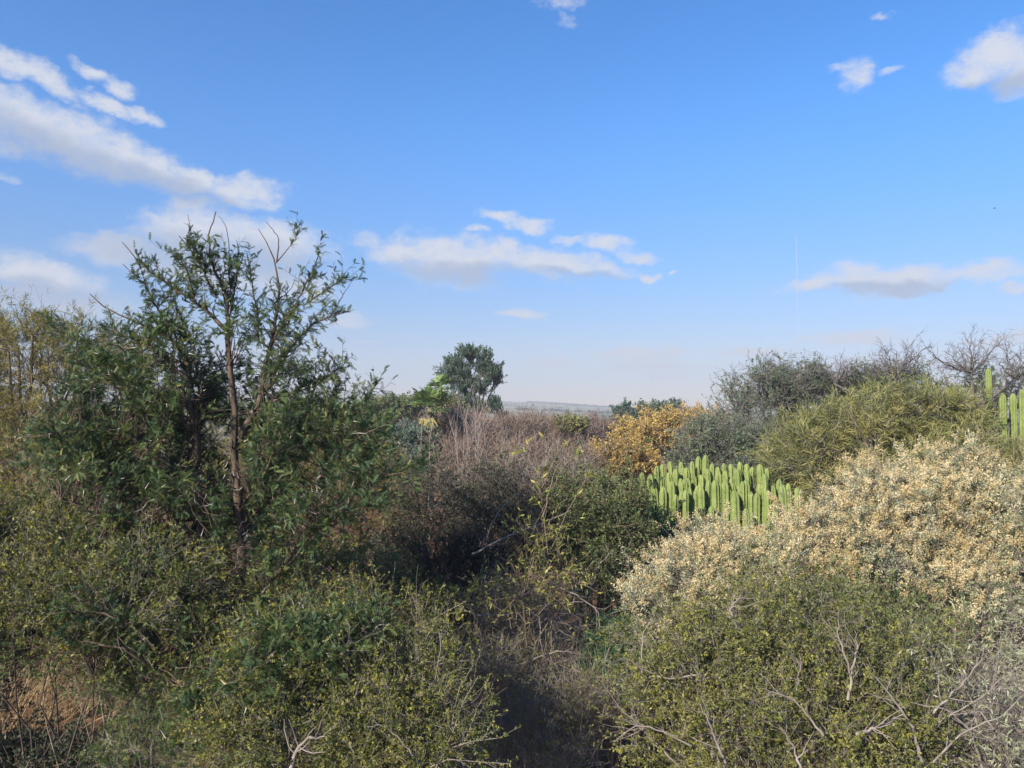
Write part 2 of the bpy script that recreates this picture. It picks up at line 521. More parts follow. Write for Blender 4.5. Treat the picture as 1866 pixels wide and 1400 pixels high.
def ground_mat():
    m, nt = new_mat('red_soil')
    N, L = nt.nodes.new, nt.links.new
    tcn = N('ShaderNodeTexCoord')
    a = N('ShaderNodeTexNoise'); a.inputs['Scale'].default_value = .35; a.inputs['Detail'].default_value = 8
    b = N('ShaderNodeTexNoise'); b.inputs['Scale'].default_value = 9; b.inputs['Detail'].default_value = 8; b.inputs['Roughness'].default_value = .7
    for n in (a, b):
        L(tcn.outputs['Object'], n.inputs['Vector'])
    c1 = N('ShaderNodeValToRGB'); e = c1.color_ramp.elements
    e[0].position = .35; e[0].color = (.13, .068, .042, 1); e[1].position = .65; e[1].color = (.26, .15, .09, 1)
    L(a.outputs['Fac'], c1.inputs['Fac'])
    c2 = N('ShaderNodeValToRGB'); e = c2.color_ramp.elements
    e[0].position = .4; e[0].color = (.45, .42, .40, 1); e[1].position = .65; e[1].color = (1.1, 1.05, 1.0, 1)
    L(b.outputs['Fac'], c2.inputs['Fac'])
    mx = N('ShaderNodeMix'); mx.data_type = 'RGBA'; mx.blend_type = 'MULTIPLY'; mx.inputs[0].default_value = 1
    L(c1.outputs[0], mx.inputs[6]); L(c2.outputs[0], mx.inputs[7])
    # dry veld grass takes over with distance from the garden (a property of the land, by position)
    sp = N('ShaderNodeSeparateXYZ'); L(tcn.outputs['Object'], sp.inputs[0])
    mr = N('ShaderNodeMapRange'); mr.inputs['From Min'].default_value = 40; mr.inputs['From Max'].default_value = 160
    L(sp.outputs[1], mr.inputs['Value'])
    mp = N('ShaderNodeMapping'); mp.inputs['Scale'].default_value = (.004, .012, .01); L(tcn.outputs['Object'], mp.inputs[0])
    n3 = N('ShaderNodeTexNoise'); n3.inputs['Scale'].default_value = 1; n3.inputs['Detail'].default_value = 9; n3.inputs['Roughness'].default_value = .65
    L(mp.outputs[0], n3.inputs['Vector'])
    c3 = N('ShaderNodeValToRGB'); e = c3.color_ramp.elements
    e[0].position = .38; e[0].color = (.16, .17, .11, 1); e[1].position = .62; e[1].color = (.36, .33, .22, 1)
    L(n3.outputs['Fac'], c3.inputs['Fac'])
    m2 = N('ShaderNodeMix'); m2.data_type = 'RGBA'
    L(mr.outputs[0], m2.inputs[0]); L(mx.outputs[2], m2.inputs[6]); L(c3.outputs[0], m2.inputs[7])
    p = N('ShaderNodeBsdfPrincipled'); L(m2.outputs[2], p.inputs['Base Color']); p.inputs['Roughness'].default_value = .95
    p.inputs['Specular IOR Level'].default_value = .1
    bp = N('ShaderNodeBump'); bp.inputs['Strength'].default_value = .6; bp.inputs['Distance'].default_value = .05
    L(b.outputs['Fac'], bp.inputs['Height']); L(bp.outputs[0], p.inputs['Normal'])
    o = N('ShaderNodeOutputMaterial'); L(p.outputs[0], o.inputs['Surface'])
    return m


# ------------------------------------------------------------------ the land
RIDGE_Y = 1150.0


def ss(t):
    t = np.clip(t, 0, 1); return t * t * (3 - 2 * t)


def land(x, y):
    """height of the land: flat garden, then a long plateau that rises to the left"""
    x = np.asarray(x, float); y = np.asarray(y, float)
    u = x / np.maximum(y, 1)                     # bearing
    px = 933 + u * F
    h = np.interp(px, [-600, 350, 600, 760, 900, 1000, 1060, 1110, 1200, 1500, 2500],
                  [44, 36, 31, 22, 14.5, 10.5, 6.5, 3.0, 0.5, -2, -4])   # ridge height above the eye, in px
    zr = CAMH + h / F * RIDGE_Y
    k = ss((y - 260) / (RIDGE_Y - 260))
    z = zr * k
    z = z + 0.05 * np.sin(x * .9 + 1) * np.sin(y * .7) * np.exp(-((y - 20) / 60) ** 2)
    return z


def build_ground():
    ys = np.concatenate([np.linspace(-60, 0, 9), np.linspace(2, 60, 59)[0:], np.geomspace(64, 1150, 60), np.geomspace(1220, 9000, 12)])
    us = np.linspace(-1.3, 1.3, 131)
    X = np.array([us * max(y + 90, 40) for y in ys])
    Yg = np.repeat(ys[:, None], len(us), 1)
    Z = land(X, np.minimum(Yg, 1150))
    Z = np.where(Yg > 1151, Z - (Yg - 1150) * .035, Z)
    V = np.stack([X, Yg, Z], -1).reshape(-1, 3)
    n, m = X.shape
    i = np.arange(n * m).reshape(n, m)
    Q = np.stack([i[:-1, :-1], i[:-1, 1:], i[1:, 1:], i[1:, :-1]], -1)
    g = Geo(); g.add(V, Q)
    return g.obj('ground', ground_mat(), None, True, 'structure')


build_ground()


def far_scrub():
    """scrub too far off to count, thickening into hedge-like lines across the plateau"""
    r = np.random.default_rng(11)
    g = Geo()
    def scatter(px, y, size, n, flatn=.6):
        x = (px - 933) / F * y
        c = np.stack([x, y, land(x, y) + size * .4], -1)
        k = len(c)
        off_ = rand_dir(k * n, r) * (r.uniform(.3, 1, k * n) ** .5)[:, None]
        pos = np.repeat(c, n, 0) + off_ * np.repeat(size, n)[:, None] * np.array([1, 1, flatn]) * .6
        val = np.repeat(r.uniform(0, 1, k), n) * .6 + r.uniform(0, .4, k * n)
        place(g, tmpl_diamond(.8, .1), pos, rand_dir(k * n, r), np.repeat(size, n) * .5, r, .5, val)
    n = 4600
    y = 110 * (1150 / 110) ** r.uniform(0, 1, n)
    scatter(r.uniform(-500, 2300, n), y, r.uniform(.8, 2.3, n), 10)
    # tree lines: along the ridge, and across the slope
    n = 900
    scatter(np.linspace(960, 1230, n) + r.normal(size=n) * 2, np.full(n, 1135.) + r.normal(size=n) * 4, r.uniform(1.0, 2.8, n), 12)
    scatter(np.linspace(520, 800, 300), np.full(300, 1140.) + r.normal(size=300) * 4, r.uniform(.8, 3.2, 300), 12)
    n = 420
    px = np.linspace(940, 1150, n)
    yy = 560 - (px - 940) * .25
    keep = np.sin(px * .21) + np.sin(px * .093 + 1) > -.6
    scatter(px[keep], yy[keep] + r.normal(size=keep.sum()) * 3, r.uniform(1.2, 2.6, keep.sum()), 12)
    o = g.obj('scrubland', M['farscrub'], None, False, 'stuff')
    o['label'] = 'far off pale scrub dotting the hazy plateau'
    return o


far_scrub()


# ------------------------------------------------------------------ generic plants
def limbs_from(base, tops, r, r0, K=7, spread=.25, sides=6, wander=.06):
    """stems from a shared base to each top, starting a little apart"""
    P = []
    for tpt in tops:
        s = base + np.array([r.normal() * spread, r.normal() * spread, 0])
        s[2] = land(s[0], s[1]) - .05
        t = np.linspace(0, 1, K)[:, None]
        mid = s * .35 + tpt * .65; mid[2] = s[2] * .5 + tpt[2] * .5
        mid[:2] = s[:2] * .6 + tpt[:2] * .4
        L = np.linalg.norm(tpt - s)
        p = s * (1 - t) ** 2 + 2 * mid * t * (1 - t) + tpt * t ** 2
        p[1:-1] += r.normal(size=(K - 2, 3)) * L * wander * .35
        P.append(p)
    P = np.array(P)
    t = np.linspace(0, 1, K)
    R = r0 * (1 - .72 * t)[None, :] * r.uniform(.8, 1.15, len(P))[:, None]
    return P, R


def reach(Pl, Rl, targets, r, K=5, curve=.25, rf=.5, rmin=.002, tmin=.35):
    """a branch from the nearest lower limb point to each target"""
    N, KK, _ = Pl.shape
    k0 = int(tmin * (KK - 1))
    cand = Pl[:, k0:].reshape(-1, 3); cr = Rl[:, k0:].reshape(-1)
    # nearest with a preference for points below the target
    out = np.empty((len(targets), K, 3)); R = np.empty((len(targets), K))
    for a in range(0, len(targets), 2000):
        tg = targets[a:a + 2000]
        d = tg[:, None] - cand[None]
        w = np.sqrt((d ** 2).sum(-1)) - .45 * d[:, :, 2]
        w = w + r.uniform(0, .25, w.shape) * w.min(1, keepdims=True)
        j = w.argmin(1)
        S = cand[j]
        L = np.linalg.norm(tg - S, axis=1)[:, None]
        mid = (S + tg) / 2 + r.normal(size=S.shape) * L * curve * .5 + np.array([0, 0, 1]) * L * curve * .25
        t = np.linspace(0, 1, K)[None, :, None]
        p = S[:, None] * (1 - t) ** 2 + 2 * mid[:, None] * t * (1 - t) + tg[:, None] * t ** 2
        p[:, 1:] += r.normal(size=p[:, 1:].shape) * L[:, None] * .025
        out[a:a + 2000] = p
        R[a:a + 2000] = np.maximum(cr[j] * rf, rmin)[:, None] * (1 - .65 * np.linspace(0, 1, K))[None]
    return out, R


def lobe_targets(lobes, n, r, back=.45, shell=(.55, 1.0), up=.25):
    """points in the outer part of a set of ellipsoids (px, py, rx, ry, Y, depth radius in m)"""
    A = np.array([l[2] * l[3] * (l[6] if len(l) > 6 else 1) for l in lobes], float)
    cnt = (A / A.sum() * n).astype(int) + 1
    T = []
    for l, k in zip(lobes, cnt):
        px, py, rx, ry, Y, dr = l[:6]
        c = at(px, py, Y)
        d = rand_dir(k * 2, r); d[:, 2] += up * r.uniform(0, 1, len(d)); d = norm(d)
        keep = (d[:, 1] < .15) | (r.uniform(size=len(d)) < back)
        d = d[keep][:k]
        # bumpy surface
        ph = r.uniform(0, 6.28, 3)
        bump = 1 + .20 * np.sin(d[:, 0] * 5 + ph[0]) * np.sin(d[:, 2] * 6 + ph[1]) + .12 * np.sin(d[:, 1] * 9 + ph[2])
        bump = bump * np.where(r.uniform(size=len(d)) < .07, r.uniform(1.08, 1.35, len(d)), 1)
        rr = r.uniform(shell[0], shell[1], len(d)) ** .6 * bump
        T.append(c + d * np.array([rx / F * Y, dr, ry / F * Y]) * rr[:, None])
    T = np.concatenate(T)
    T[:, 2] = np.maximum(T[:, 2], land(T[:, 0], T[:, 1]) + .15)
    return T


def plant(name, label, cat, base, lobes, seed, leaf, mat, barkm, n1=300, n2=2500, n3=0, nleaf=20000, size=(.02, .03), tm=None,
          L2=(.15, .35), L3=(.06, .14), r0=.04, rtw=.0022, group=None, spread=.12, lobe_limbs=3, ang=(25, 60), lift2=.06, upw=.8,
          leafang=(30, 75), twigmat=None, shell=(.45, 1.0), back=.45, sides=3, t_leaf=(.1, 1.0), curl=.22, extra=None, leaf_on=None,
          L2up=0.0, valf=None, curve=.25, clump=1.1, nshoot=0, shootL=(.35, .8)):
    r = np.random.default_rng(seed)
    bx = at(base[0], 745, base[1])
    bp = np.array([bx[0], base[1], land(bx[0], base[1])])
    root = empty(name, bp, label, cat, group)
    tops = []
    for l in lobes:
        c = at(l[0], l[1], l[4])
        for k in range(lobe_limbs):
            tops.append(c + r.normal(size=3) * np.array([l[2] / F * l[4] * .35, l[5] * .35, l[3] / F * l[4] * .2]))
    tops = np.array(tops)
    tops[:, 2] = np.maximum(tops[:, 2], bp[2] + .4)
    Pl, Rl = limbs_from(bp, tops, r, r0, spread=spread)
    g = Geo(); g.add(*tubes(Pl, Rl, 6))
    T = lobe_targets(lobes, n1, r, back, shell)
    P1, R1 = reach(Pl, Rl, T, r, rf=.45, rmin=rtw * 1.5, curve=curve)
    g.add(*tubes(P1, R1, 3))
    g.obj('trunk', barkm, root, True, 'stuff')
    far = lobes[0][4] > 20
    P2, R2 = spawn(P1, R1, n2, r, .3, 1, ang, L2, 4, curl, lift2, .6, rtw, L2up)
    tw = Geo()
    if far or n3 == 0 or lobes[0][4] > 8.8:
        tw.add(*ribbons(P2, R2))
    else:
        tw.add(*tubes(P2, R2, sides))
    PS = None
    if nshoot:
        PS, RS = spawn(P1, R1, nshoot, r, .6, 1, (5, 32), (shootL[0], shootL[1]), 7, .09, .10, .55, rtw)
        tw.add(*tubes(PS, RS, 4))
        PS2, RS2 = spawn(PS, RS, nshoot * 5, r, .15, 1, (35, 70), (.05, .16), 3, .15, .05, .6, rtw * .7)
        tw.add(*ribbons(PS2, RS2))
    last, lastR = P2, R2
    if n3:
        P3, R3 = spawn(P2, R2, n3, r, .2, 1, (30, 70), L3, 3, curl, lift2, .7, rtw * .7)
        tw.add(*ribbons(P3, R3))
        last = P3
    tw.obj('twigs', twigmat or barkm, root, False, 'stuff')
    if nleaf:
        fg = Geo()
        sets = [(last, 1.0)] if not n3 else [(last, .72), (P2, .28)]
        if nshoot:
            sets += [(PS, .02), (PS2, .05)]
        for Ps, fr in sets:
            n = int(nleaf * fr)
            pos, tan, i, t = sample_on(Ps, n, r, t_leaf[0], t_leaf[1], r.gamma(clump, 1, len(Ps)) + .02)
            perp = norm(np.cross(tan, rand_dir(n, r)))
            a = np.radians(r.uniform(leafang[0], leafang[1], n))[:, None]
            D = tan * np.cos(a) + perp * np.sin(a)
            bv = r.uniform(0, 1, len(Ps))[i]
            val = .55 * bv + .45 * r.uniform(0, 1, n)
            if valf is not None:
                val = valf(pos, val)
            tms = [thin_leaf(tm, lobes[0][4])]
            sz = r.uniform(size[0], size[1], n)
            for q, tt in enumerate(tms):
                s_ = np.arange(n) % len(tms) == q
                place(fg, tt, pos[s_], D[s_], sz[s_], r, upw, val[s_])
        fg.obj('foliage', mat, root, False, 'stuff')
    if extra:
        extra(root, r, dict(Pl=Pl, Rl=Rl, P1=P1, R1=R1, P2=P2, R2=R2, last=last))
    return root


DIA = tmpl_diamond(.5, .10)
LONG = tmpl_long(.14, .35)
FEA = tmpl_feather(5, .36)
FEA3 = tmpl_feather(3, .55, .25)


def thin_leaf(tm, Y):
    """far leaves need fewer faces"""
    V, Q, T = tm
    if len(V) == 6 and Q is not None and Y > 8.1:           # long leaf: one strip instead of two
        w = float(np.abs(V[2, 1]))
        return np.array([[0, w * .3, 0], [.55, w, -.04], [1, 0, V[4, 2]], [.5, -w, -.04]]), np.array([[0, 1, 2, 3]]), None
    if len(V) == 4 and Y > 10:                               # small leaf: one triangle
        return np.array([[0, 0, 0], [.75, .36, .05], [.8, -.3, -.05]]), None, np.array([[0, 1, 2]])
    if T is not None and Y > 15:
        return np.array([[0, .03, 0], [.5, .17, 0], [1, 0, -.2], [.45, -.17, .02]]), None, np.array([[0, 1, 2], [0, 2, 3]])
    return tm

def bare_limbs(paths):
    def f(root, r, d):
        for pts, Y, r0 in paths:
            W = np.array([at(p[0], p[1], Y) for p in pts])
            dd = np.concatenate([[0], np.cumsum(np.linalg.norm(np.diff(W, axis=0), axis=1))]); dd /= dd[-1]
            t = np.linspace(0, 1, 14)
            P = np.stack([np.interp(t, dd, W[:, c]) for c in range(3)], 1)
            P[1:-1] = P[1:-1] * .5 + (P[:-2] + P[2:]) * .25
            P[1:-1] += r.normal(size=P[1:-1].shape) * .005
            R = np.linspace(r0, r0 * .3, 14)
            g = Geo(); g.add(*tubes(P[None], R[None], 7))
            P2, R2 = spawn(P[None], R[None], 9, r, .15, 1, (30, 65), (.06, .3), 5, .2, .03, .5, .0018)
            g.add(*tubes(P2, R2, 4))
            g.obj('branch', M['greybark'], root, True)
    return f


# ------------------------------------------------------------------ the big thorn tree on the left
AY = 7.0


def thorn_tree():
    r = np.random.default_rng(5)
    b = at(405, 745, AY)
    bp = np.array([b[0], AY, land(b[0], AY)])
    root = empty('thorn_tree', bp, 'tall dark green thorn tree with bare twig tips standing against the sky and clouds', 'tree')
    base_px = 745 + CAMH * F / AY
    # (points px, py, depth offset), start radius m, end radius m, leafy from-to
    limbs = [
        ([(405, base_px, 0), (410, 1300, 0), (425, 1160, 0), (437, 1050, 0), (438, 900, 0), (432, 800, 0), (433, 700, 0), (431, 646, 0), (414, 605, .05)], .085, .022, (0, 0)),
        ([(414, 605, .05), (363, 554, .1), (322, 532, .2), (273, 497, .3), (223, 442, .35)], .020, .004, (.1, .82)),
        ([(414, 605, .05), (417, 548, 0), (390, 494, -.05), (379, 450, -.05), (385, 407, 0), (393, 386, 0)], .019, .004, (.1, .62)),
        ([(395, 543, 0), (368, 488, -.2), (341, 448, -.3), (326, 430, -.35)], .010, .003, (0, .85)),
        ([(352, 543, .1), (344, 502, 0), (319, 452, 0)], .009, .003, (0, .8)),
        ([(330, 622, -.1), (292, 575, -.2), (273, 532, -.2), (249, 502, -.2), (224, 482, -.2)], .012, .003, (0, .9)),
        ([(355, 640, 0), (338, 594, 0), (309, 554, .1), (290, 516, .1)], .010, .003, (0, .8)),
        ([(437, 800, 0), (474, 730, .1), (484, 668, .15), (488, 640, .2), (501, 611, .2), (507, 543, .2), (504, 480, .2), (482, 437, .2), (471, 418, .2)], .034, .003, (.45, .70)),
        ([(504, 480, .2), (509, 434, .1), (485, 404, .1)], .007, .0025, (2, 3)),
        ([(506, 476, .2), (528, 450, .3), (542, 429, .3)], .006, .0025, (.6, 1)),
        ([(488, 640, .2), (515, 585, 0), (537, 559, -.1), (566, 548, -.2), (588, 535, -.2), (622, 510, -.2)], .016, .003, (.2, 1)),
        ([(474, 730, .1), (520, 646, .3), (564, 592, .4), (591, 581, .4), (634, 567, .4)], .018, .003, (.15, 1)),
        ([(600, 578, .4), (617, 552, .4), (642, 510, .4)], .006, .002, (0, .3)),
        ([(537, 559, -.1), (560, 510, 0), (580, 470, 0)], .008, .003, (.1, 1)),
        ([(420, 570, 0), (433, 497, .1), (439, 475, .1), (444, 461, .1)], .010, .003, (0, .8)),
        ([(471, 620, .1), (471, 575, 0), (461, 532, -.1), (455, 489, -.1), (450, 464, -.1)], .010, .003, (0, .8)),
        ([(420, 530, 0), (416, 483, .1), (417, 434, .1), (412, 412, .1), (399, 394, .1)], .008, .002, (0, .45)),
        ([(368, 488, -.2), (349, 453, -.1), (347, 407, -.1), (342, 391, -.1)], .007, .002, (0, .5)),
        ([(358, 851, 0), (345, 700, -.1), (330, 622, -.1), (277, 594, -.1), (214, 579, -.1), (164, 536, -.1)], .030, .004, (.35, .75)),
        ([(340, 690, -.2), (275, 632, -.3), (219, 609, -.3), (181, 592, -.3)], .012, .003, (.1, .95)),
        ([(320, 760, .2), (230, 680, .3), (161, 632, .3), (108, 604, .3), (70, 586, .3), (40, 556, .3)], .016, .003, (.1, .8)),
        ([(425, 1160, 0), (373, 1015, 0), (363, 932, 0), (358, 851, 0), (358, 801, 0), (353, 750, 0), (348, 700, 0)], .050, .020, (.6, .95)),
        ([(363, 932, 0), (340, 876, -.2), (300, 840, -.3), (240, 800, -.4), (180, 780, -.5), (90, 790, -.6)], .026, .004, (.3, 1)),
        ([(373, 1015, 0), (330, 950, .2), (270, 900, .3), (200, 860, .3), (120, 850, .3), (40, 830, .3)], .026, .004, (.3, 1)),
        ([(373, 1015, 0), (290, 960, -.4), (200, 945, -.6), (110, 912, -.7)], .020, .003, (.25, .85)),
        ([(425, 1160, 0), (470, 1080, .1), (526, 1027, .1), (551, 967, .1), (581, 919, .1), (594, 876, .1), (594, 821, .1), (600, 760, .2)], .040, .010, (.55, 1)),
        ([(594, 821, .1), (640, 760, .2), (668, 735, .2), (690, 692, .2)], .011, .003, (.1, 1)),
        ([(594, 850, .1), (640, 805, -.2), (700, 775, -.3), (742, 752, -.3)], .011, .003, (.1, .85)),
        ([(474, 730, .1), (530, 720, .3), (580, 700, .4), (636, 655, .4)], .014, .003, (.2, .95)),
        ([(600, 760, .2), (610, 725, .3), (620, 695, .3)], .008, .003, (0, 1)),
        ([(551, 967, .1), (620, 910, -.2), (700, 870, -.3), (770, 850, -.4)], .014, .003, (.2, 1)),
        ([(526, 1027, .1), (580, 970, -.5), (640, 930, -.6), (720, 915, -.6)], .014, .003, (.2, 1)),
        ([(438, 900, 0), (500, 860, .3), (540, 800, .4), (570, 740, .4)], .018, .004, (.2, 1)),
        ([(438, 930, 0), (470, 880, -.4), (500, 830, -.5), (520, 770, -.6)], .014, .004, (.3, 1)),
        ([(410, 1300, 0), (360, 1270, -.7), (320, 1240, -.9), (245, 1195, -1.1), (200, 1168, -1.2), (118, 1178, -1.2)], .034, .005, (.3, 1)),
        ([(320, 1240, -.9), (260, 1150, -1.1), (180, 1110, -1.2), (80, 1120, -1.2)], .016, .004, (.2, 1)),
        ([(437, 1050, 0), (380, 1090, -.6), (310, 1080, -.9), (240, 1040, -1.0)], .018, .004, (.3, 1)),
        ([(437, 1100, 0), (470, 1120, -.6), (540, 1110, -.8), (600, 1150, -.9)], .016, .004, (.3, 1)),
        ([(425, 1160, 0), (400, 1060, -.5), (395, 980, -.7), (410, 920, -.8)], .014, .004, (.4, 1)),
    ]
    trunk = Geo(); SP, SR = [], []
    K = 15
    segs = []
    for pts, ra, rb, lf in limbs:
        W = np.array([at(p[0], p[1], AY + p[2]) for p in pts])
        d = np.concatenate([[0], np.cumsum(np.linalg.norm(np.diff(W, axis=0), axis=1))]); d /= d[-1]
        t = np.linspace(0, 1, K)
        # Catmull-like smoothing: piecewise linear then averaged
        P = np.stack([np.interp(t, d, W[:, c]) for c in range(3)], 1)
        P[1:-1] = P[1:-1] * .6 + (P[:-2] + P[2:]) * .2
        L = np.linalg.norm(np.diff(P, axis=0), axis=1).sum()
        P[1:-1] += r.normal(size=(K - 2, 3)) * L * .006
        R = ra + (rb - ra) * t ** .8
        V, Q = tubes(P[None], R[None], 9)
        V += r.normal(size=V.shape) * np.repeat(R, 9)[:, None] * .06
        trunk.add(V, Q)
        SP.append(P); SR.append(R); segs.append(lf)
    trunk.obj('trunk', M['acacia_bark'], root, True)
    SP = np.array(SP); SR = np.array(SR)
    # leafy stretches
    LP, LR, W = [], [], []
    for P, R, lf in zip(SP, SR, segs):
        if lf[0] > 1 or lf[1] <= 0:
            continue
        t = np.linspace(lf[0], lf[1], 9) * (K - 1)
        k = np.minimum(t.astype(int), K - 2); f = (t - k)[:, None]
        LP.append(P[k] * (1 - f) + P[k + 1] * f); LR.append(np.interp(t, np.arange(K), R))
    LP = np.array(LP); LR = np.array(LR)
    # denser masses: branches reaching into crown volumes
    lobes = [
        (300, 640, 90, 50, AY - .1, .5), (210, 700, 80, 65, AY + .1, .6), (160, 800, 90, 55, AY, .6), (260, 790, 110, 90, AY, .7),
        (340, 730, 70, 80, AY, .6), (210, 870, 120, 60, AY - .1, .7), (400, 700, 60, 55, AY + .5, .4), (320, 890, 90, 60, AY - .3, .5),
        (530, 690, 80, 70, AY + .2, .6), (560, 780, 90, 70, AY + .2, .6), (640, 800, 90, 50, AY, .5), (500, 850, 80, 70, AY, .6),
        (640, 880, 90, 45, AY - .2, .5), (560, 930, 90, 50, AY - .3, .5), (430, 610, 40, 40, AY, .3), (500, 610, 35, 35, AY, .3),
        (385, 530, 40, 35, AY, .3), (450, 900, 70, 80, AY + .5, .5),
        (200, 1000, 90, 40, AY - .4, .4), (310, 1010, 70, 45, AY - .4, .4), (330, 1110, 70, 45, AY - .7, .4),
        (480, 1000, 70, 50, AY - .4, .4), (460, 1130, 90, 50, AY - .7, .4), (590, 1130, 60, 40, AY - .8, .3), (560, 1180, 65, 42, 5.5, .3), (470, 1230, 70, 42, 5.5, .3), (400, 1290, 60, 45, 5.7, .3), (660, 1150, 50, 30, 5.7, .25), (475, 770, 55, 60, AY + .6, .4),
    ]
    T = lobe_targets(lobes, 1850, r, .6, (.2, 1.0))
    P1, R1 = reach(SP, SR, T, r, K=9, rf=.32, rmin=.004, curve=.25, tmin=.2)
    tw = Geo()
    tw.add(*tubes(P1[:, ::2], R1[:, ::2], 4))
    A2, B2 = spawn(LP, LR, 900, r, 0, 1, (35, 75), (.10, .32), 4, .2, .10, .45, .0026, .4)
    C2, D2 = spawn(P1, R1, 3600, r, .35, 1, (30, 70), (.10, .30), 4, .22, .06, .6, .0024)
    tw.add(*tubes(A2, B2, 3)); tw.add(*tubes(C2, D2, 3))
    tw.obj('twigs', M['acacia_bark'], root, False, 'stuff')
    fg = Geo()
    for Ps, n, t0, yel in ((A2, 9000, .05, -.05), (C2, 38000, .1, 0), (LP, 2600, 0, -.05)):
        pos, tan, i, t = sample_on(Ps, n, r, t0, 1.0)
        # the two main stems stay mostly clear of leaves; the top of the crown is thin
        keep = ~((pos[:, 2] > 5.35) & (r.uniform(size=n) < .25))
        kk = pos[:, 1] / AY
        zz = CAMH + (pos[:, 2] - CAMH) / kk
        for st, (za, zb), pr, wd in ((0, (2.6, 5.1), .93, .10), (21, (3.2, 4.7), .75, .07), (25, (2.9, 4.2), .75, .07), (7, (4.0, 5.3), .6, .05)):
            cx = np.interp(zz, SP[st][:, 2], SP[st][:, 0])
            near = (np.abs(pos[:, 0] / kk - cx) < wd) & (pos[:, 1] < AY + .05) & (zz > za) & (zz < zb)
            keep &= ~(near & (r.uniform(size=n) < pr))
        perp = norm(np.cross(tan, rand_dir(n, r)) + np.array([0, 0, .15]))
        a = np.radians(r.uniform(35, 80, n))[:, None]
        D = tan * np.cos(a) + perp * np.sin(a)
        bv = r.uniform(0, 1, len(Ps))[i]
        val = np.clip(.6 * bv ** 1.6 + .3 * r.uniform(0, 1, n) + yel, 0, 1)
        place(fg, FEA, pos[keep], D[keep], r.uniform(.048, .085, n)[keep], r, .9, val[keep])
    fg.obj('foliage', M['acacia'], root, False, 'stuff')
    # white paired thorns: the ones that show are parts of their own
    def thorn_mesh():
        g = Geo()
        for s in (1, -1):
            P = np.array([[0, 0, 0], [s * .034, 0, .014], [s * .074, 0, .030]])
            g.add(*tubes(P[None], np.array([[.0024, .0018, .0003]]), 4))
        return g.mesh('thorn', M['thorn'], (0, 0, 0), True)
    tmesh = thorn_mesh()
    spots = []
    pos, tan, i, t = sample_on(np.concatenate([P1[:, ::2], P1[:, ::2]]), 4000, r, .3, 1.0)
    front = np.argsort(pos[:, 1] + r.uniform(0, .3, len(pos)))
    sel = list(r.choice(front[:2200], 120, replace=False))
    for q in sel:
        spots.append((pos[q], tan[q]))
    for (px, py) in ((224, 445), (200, 715), (206, 700), (280, 705), (290, 720), (115, 905), (125, 918), (150, 930), (525, 905), (530, 920), (520, 895),
                     (60, 770), (75, 780), (230, 450), (275, 520), (470, 700), (434, 720), (595, 860), (592, 840), (200, 940)):
        p = at(px, py, AY - .75 if 600 < py else AY + .2)
        # snap to the nearest branch
        c = SP.reshape(-1, 3); j = np.argmin(((c - p) ** 2)[:, [0, 2]].sum(1))
        spots.append((c[j], norm(c[min(j + 1, len(c) - 1)] - c[j])))
    for p, tn in spots:
        o = bpy.data.objects.new('thorn', tmesh); COL.objects.link(o)
        o.parent = root
        z = tn; x = norm(np.cross(z, rand_dir(1, r)[0])); y = np.cross(z, x)
        s = r.uniform(.6, 1.05)
        mt = Matrix(((x[0] * s, y[0] * s, z[0] * s, p[0] - bp[0]), (x[1] * s, y[1] * s, z[1] * s, p[1] - bp[1]), (x[2] * s, y[2] * s, z[2] * s, p[2] - bp[2]), (0, 0, 0, 1)))
        o.matrix_local = mt
    g = Geo()
    pos, tan, i, t = sample_on(C2, 2600, r, 0, 1)
    dirs = norm(np.cross(tan, rand_dir(len(pos), r)) + tan * .4)
    P = np.stack([pos, pos + dirs * r.uniform(.03, .075, len(pos))[:, None]], 1)
    g.add(*ribbons(P, np.tile([.0019, .0003], (len(pos), 1))))
    g.obj('thorns', M['thorn'], root, False, 'stuff')
    return root


thorn_tree()

# ------------------------------------------------------------------ left side
plant('feathery_tree', 'yellow olive feathery tree at the far left behind the thorn tree', 'tree', (70, 13),
      [(30, 700, 110, 130, 13, 1.2), (110, 680, 90, 120, 13.2, 1.1), (150, 620, 45, 70, 13, .7), (40, 620, 60, 65, 13, .8), (-60, 720, 120, 140, 13.5, 1.2),
       (90, 850, 140, 110, 12.8, 1.2), (-20, 900, 130, 110, 12.6, 1.1)],
      21, 'long', M['feathery'], M['brownbark'], n1=520, n2=5200, nleaf=52000, size=(.07, .13), tm=tmpl_long(.10, .3), L2=(.2, .45), r0=.06, rtw=.003,
      lift2=.12, leafang=(20, 55), back=.3)
plant('feathery_tree', 'small yellow olive feathery tree seen through the left branches of the thorn tree', 'tree', (235, 13.5),
      [(225, 690, 55, 75, 13.5, .8), (270, 720, 60, 80, 13.7, .8), (330, 790, 80, 90, 13.7, .8), (220, 830, 80, 80, 13.4, .8)],
      22, 'long', M['feathery'], M['brownbark'], n1=180, n2=1900, nleaf=15000, size=(.07, .13), tm=tmpl_long(.10, .3), L2=(.2, .4), r0=.05, rtw=.003,
      lift2=.12, leafang=(20, 55), back=.3)
plant('olive_shrub', 'ochre olive shrub with fine leaves behind the right side of the thorn tree', 'shrub', (620, 12),
      [(540, 800, 90, 70, 12.2, .9), (640, 850, 100, 80, 12, .9), (600, 940, 120, 80, 11.7, 1), (720, 900, 70, 60, 12.1, .8), (480, 860, 90, 90, 12.3, .9), (700, 970, 80, 60, 11.8, .8)],
      23, 'long', M['feathery'], M['brownbark'], n1=360, n2=3200, nleaf=24000, size=(.05, .10), tm=tmpl_long(.14, .3), L2=(.2, .4), r0=.04, rtw=.003,
      lift2=.08, leafang=(25, 65), back=.3)
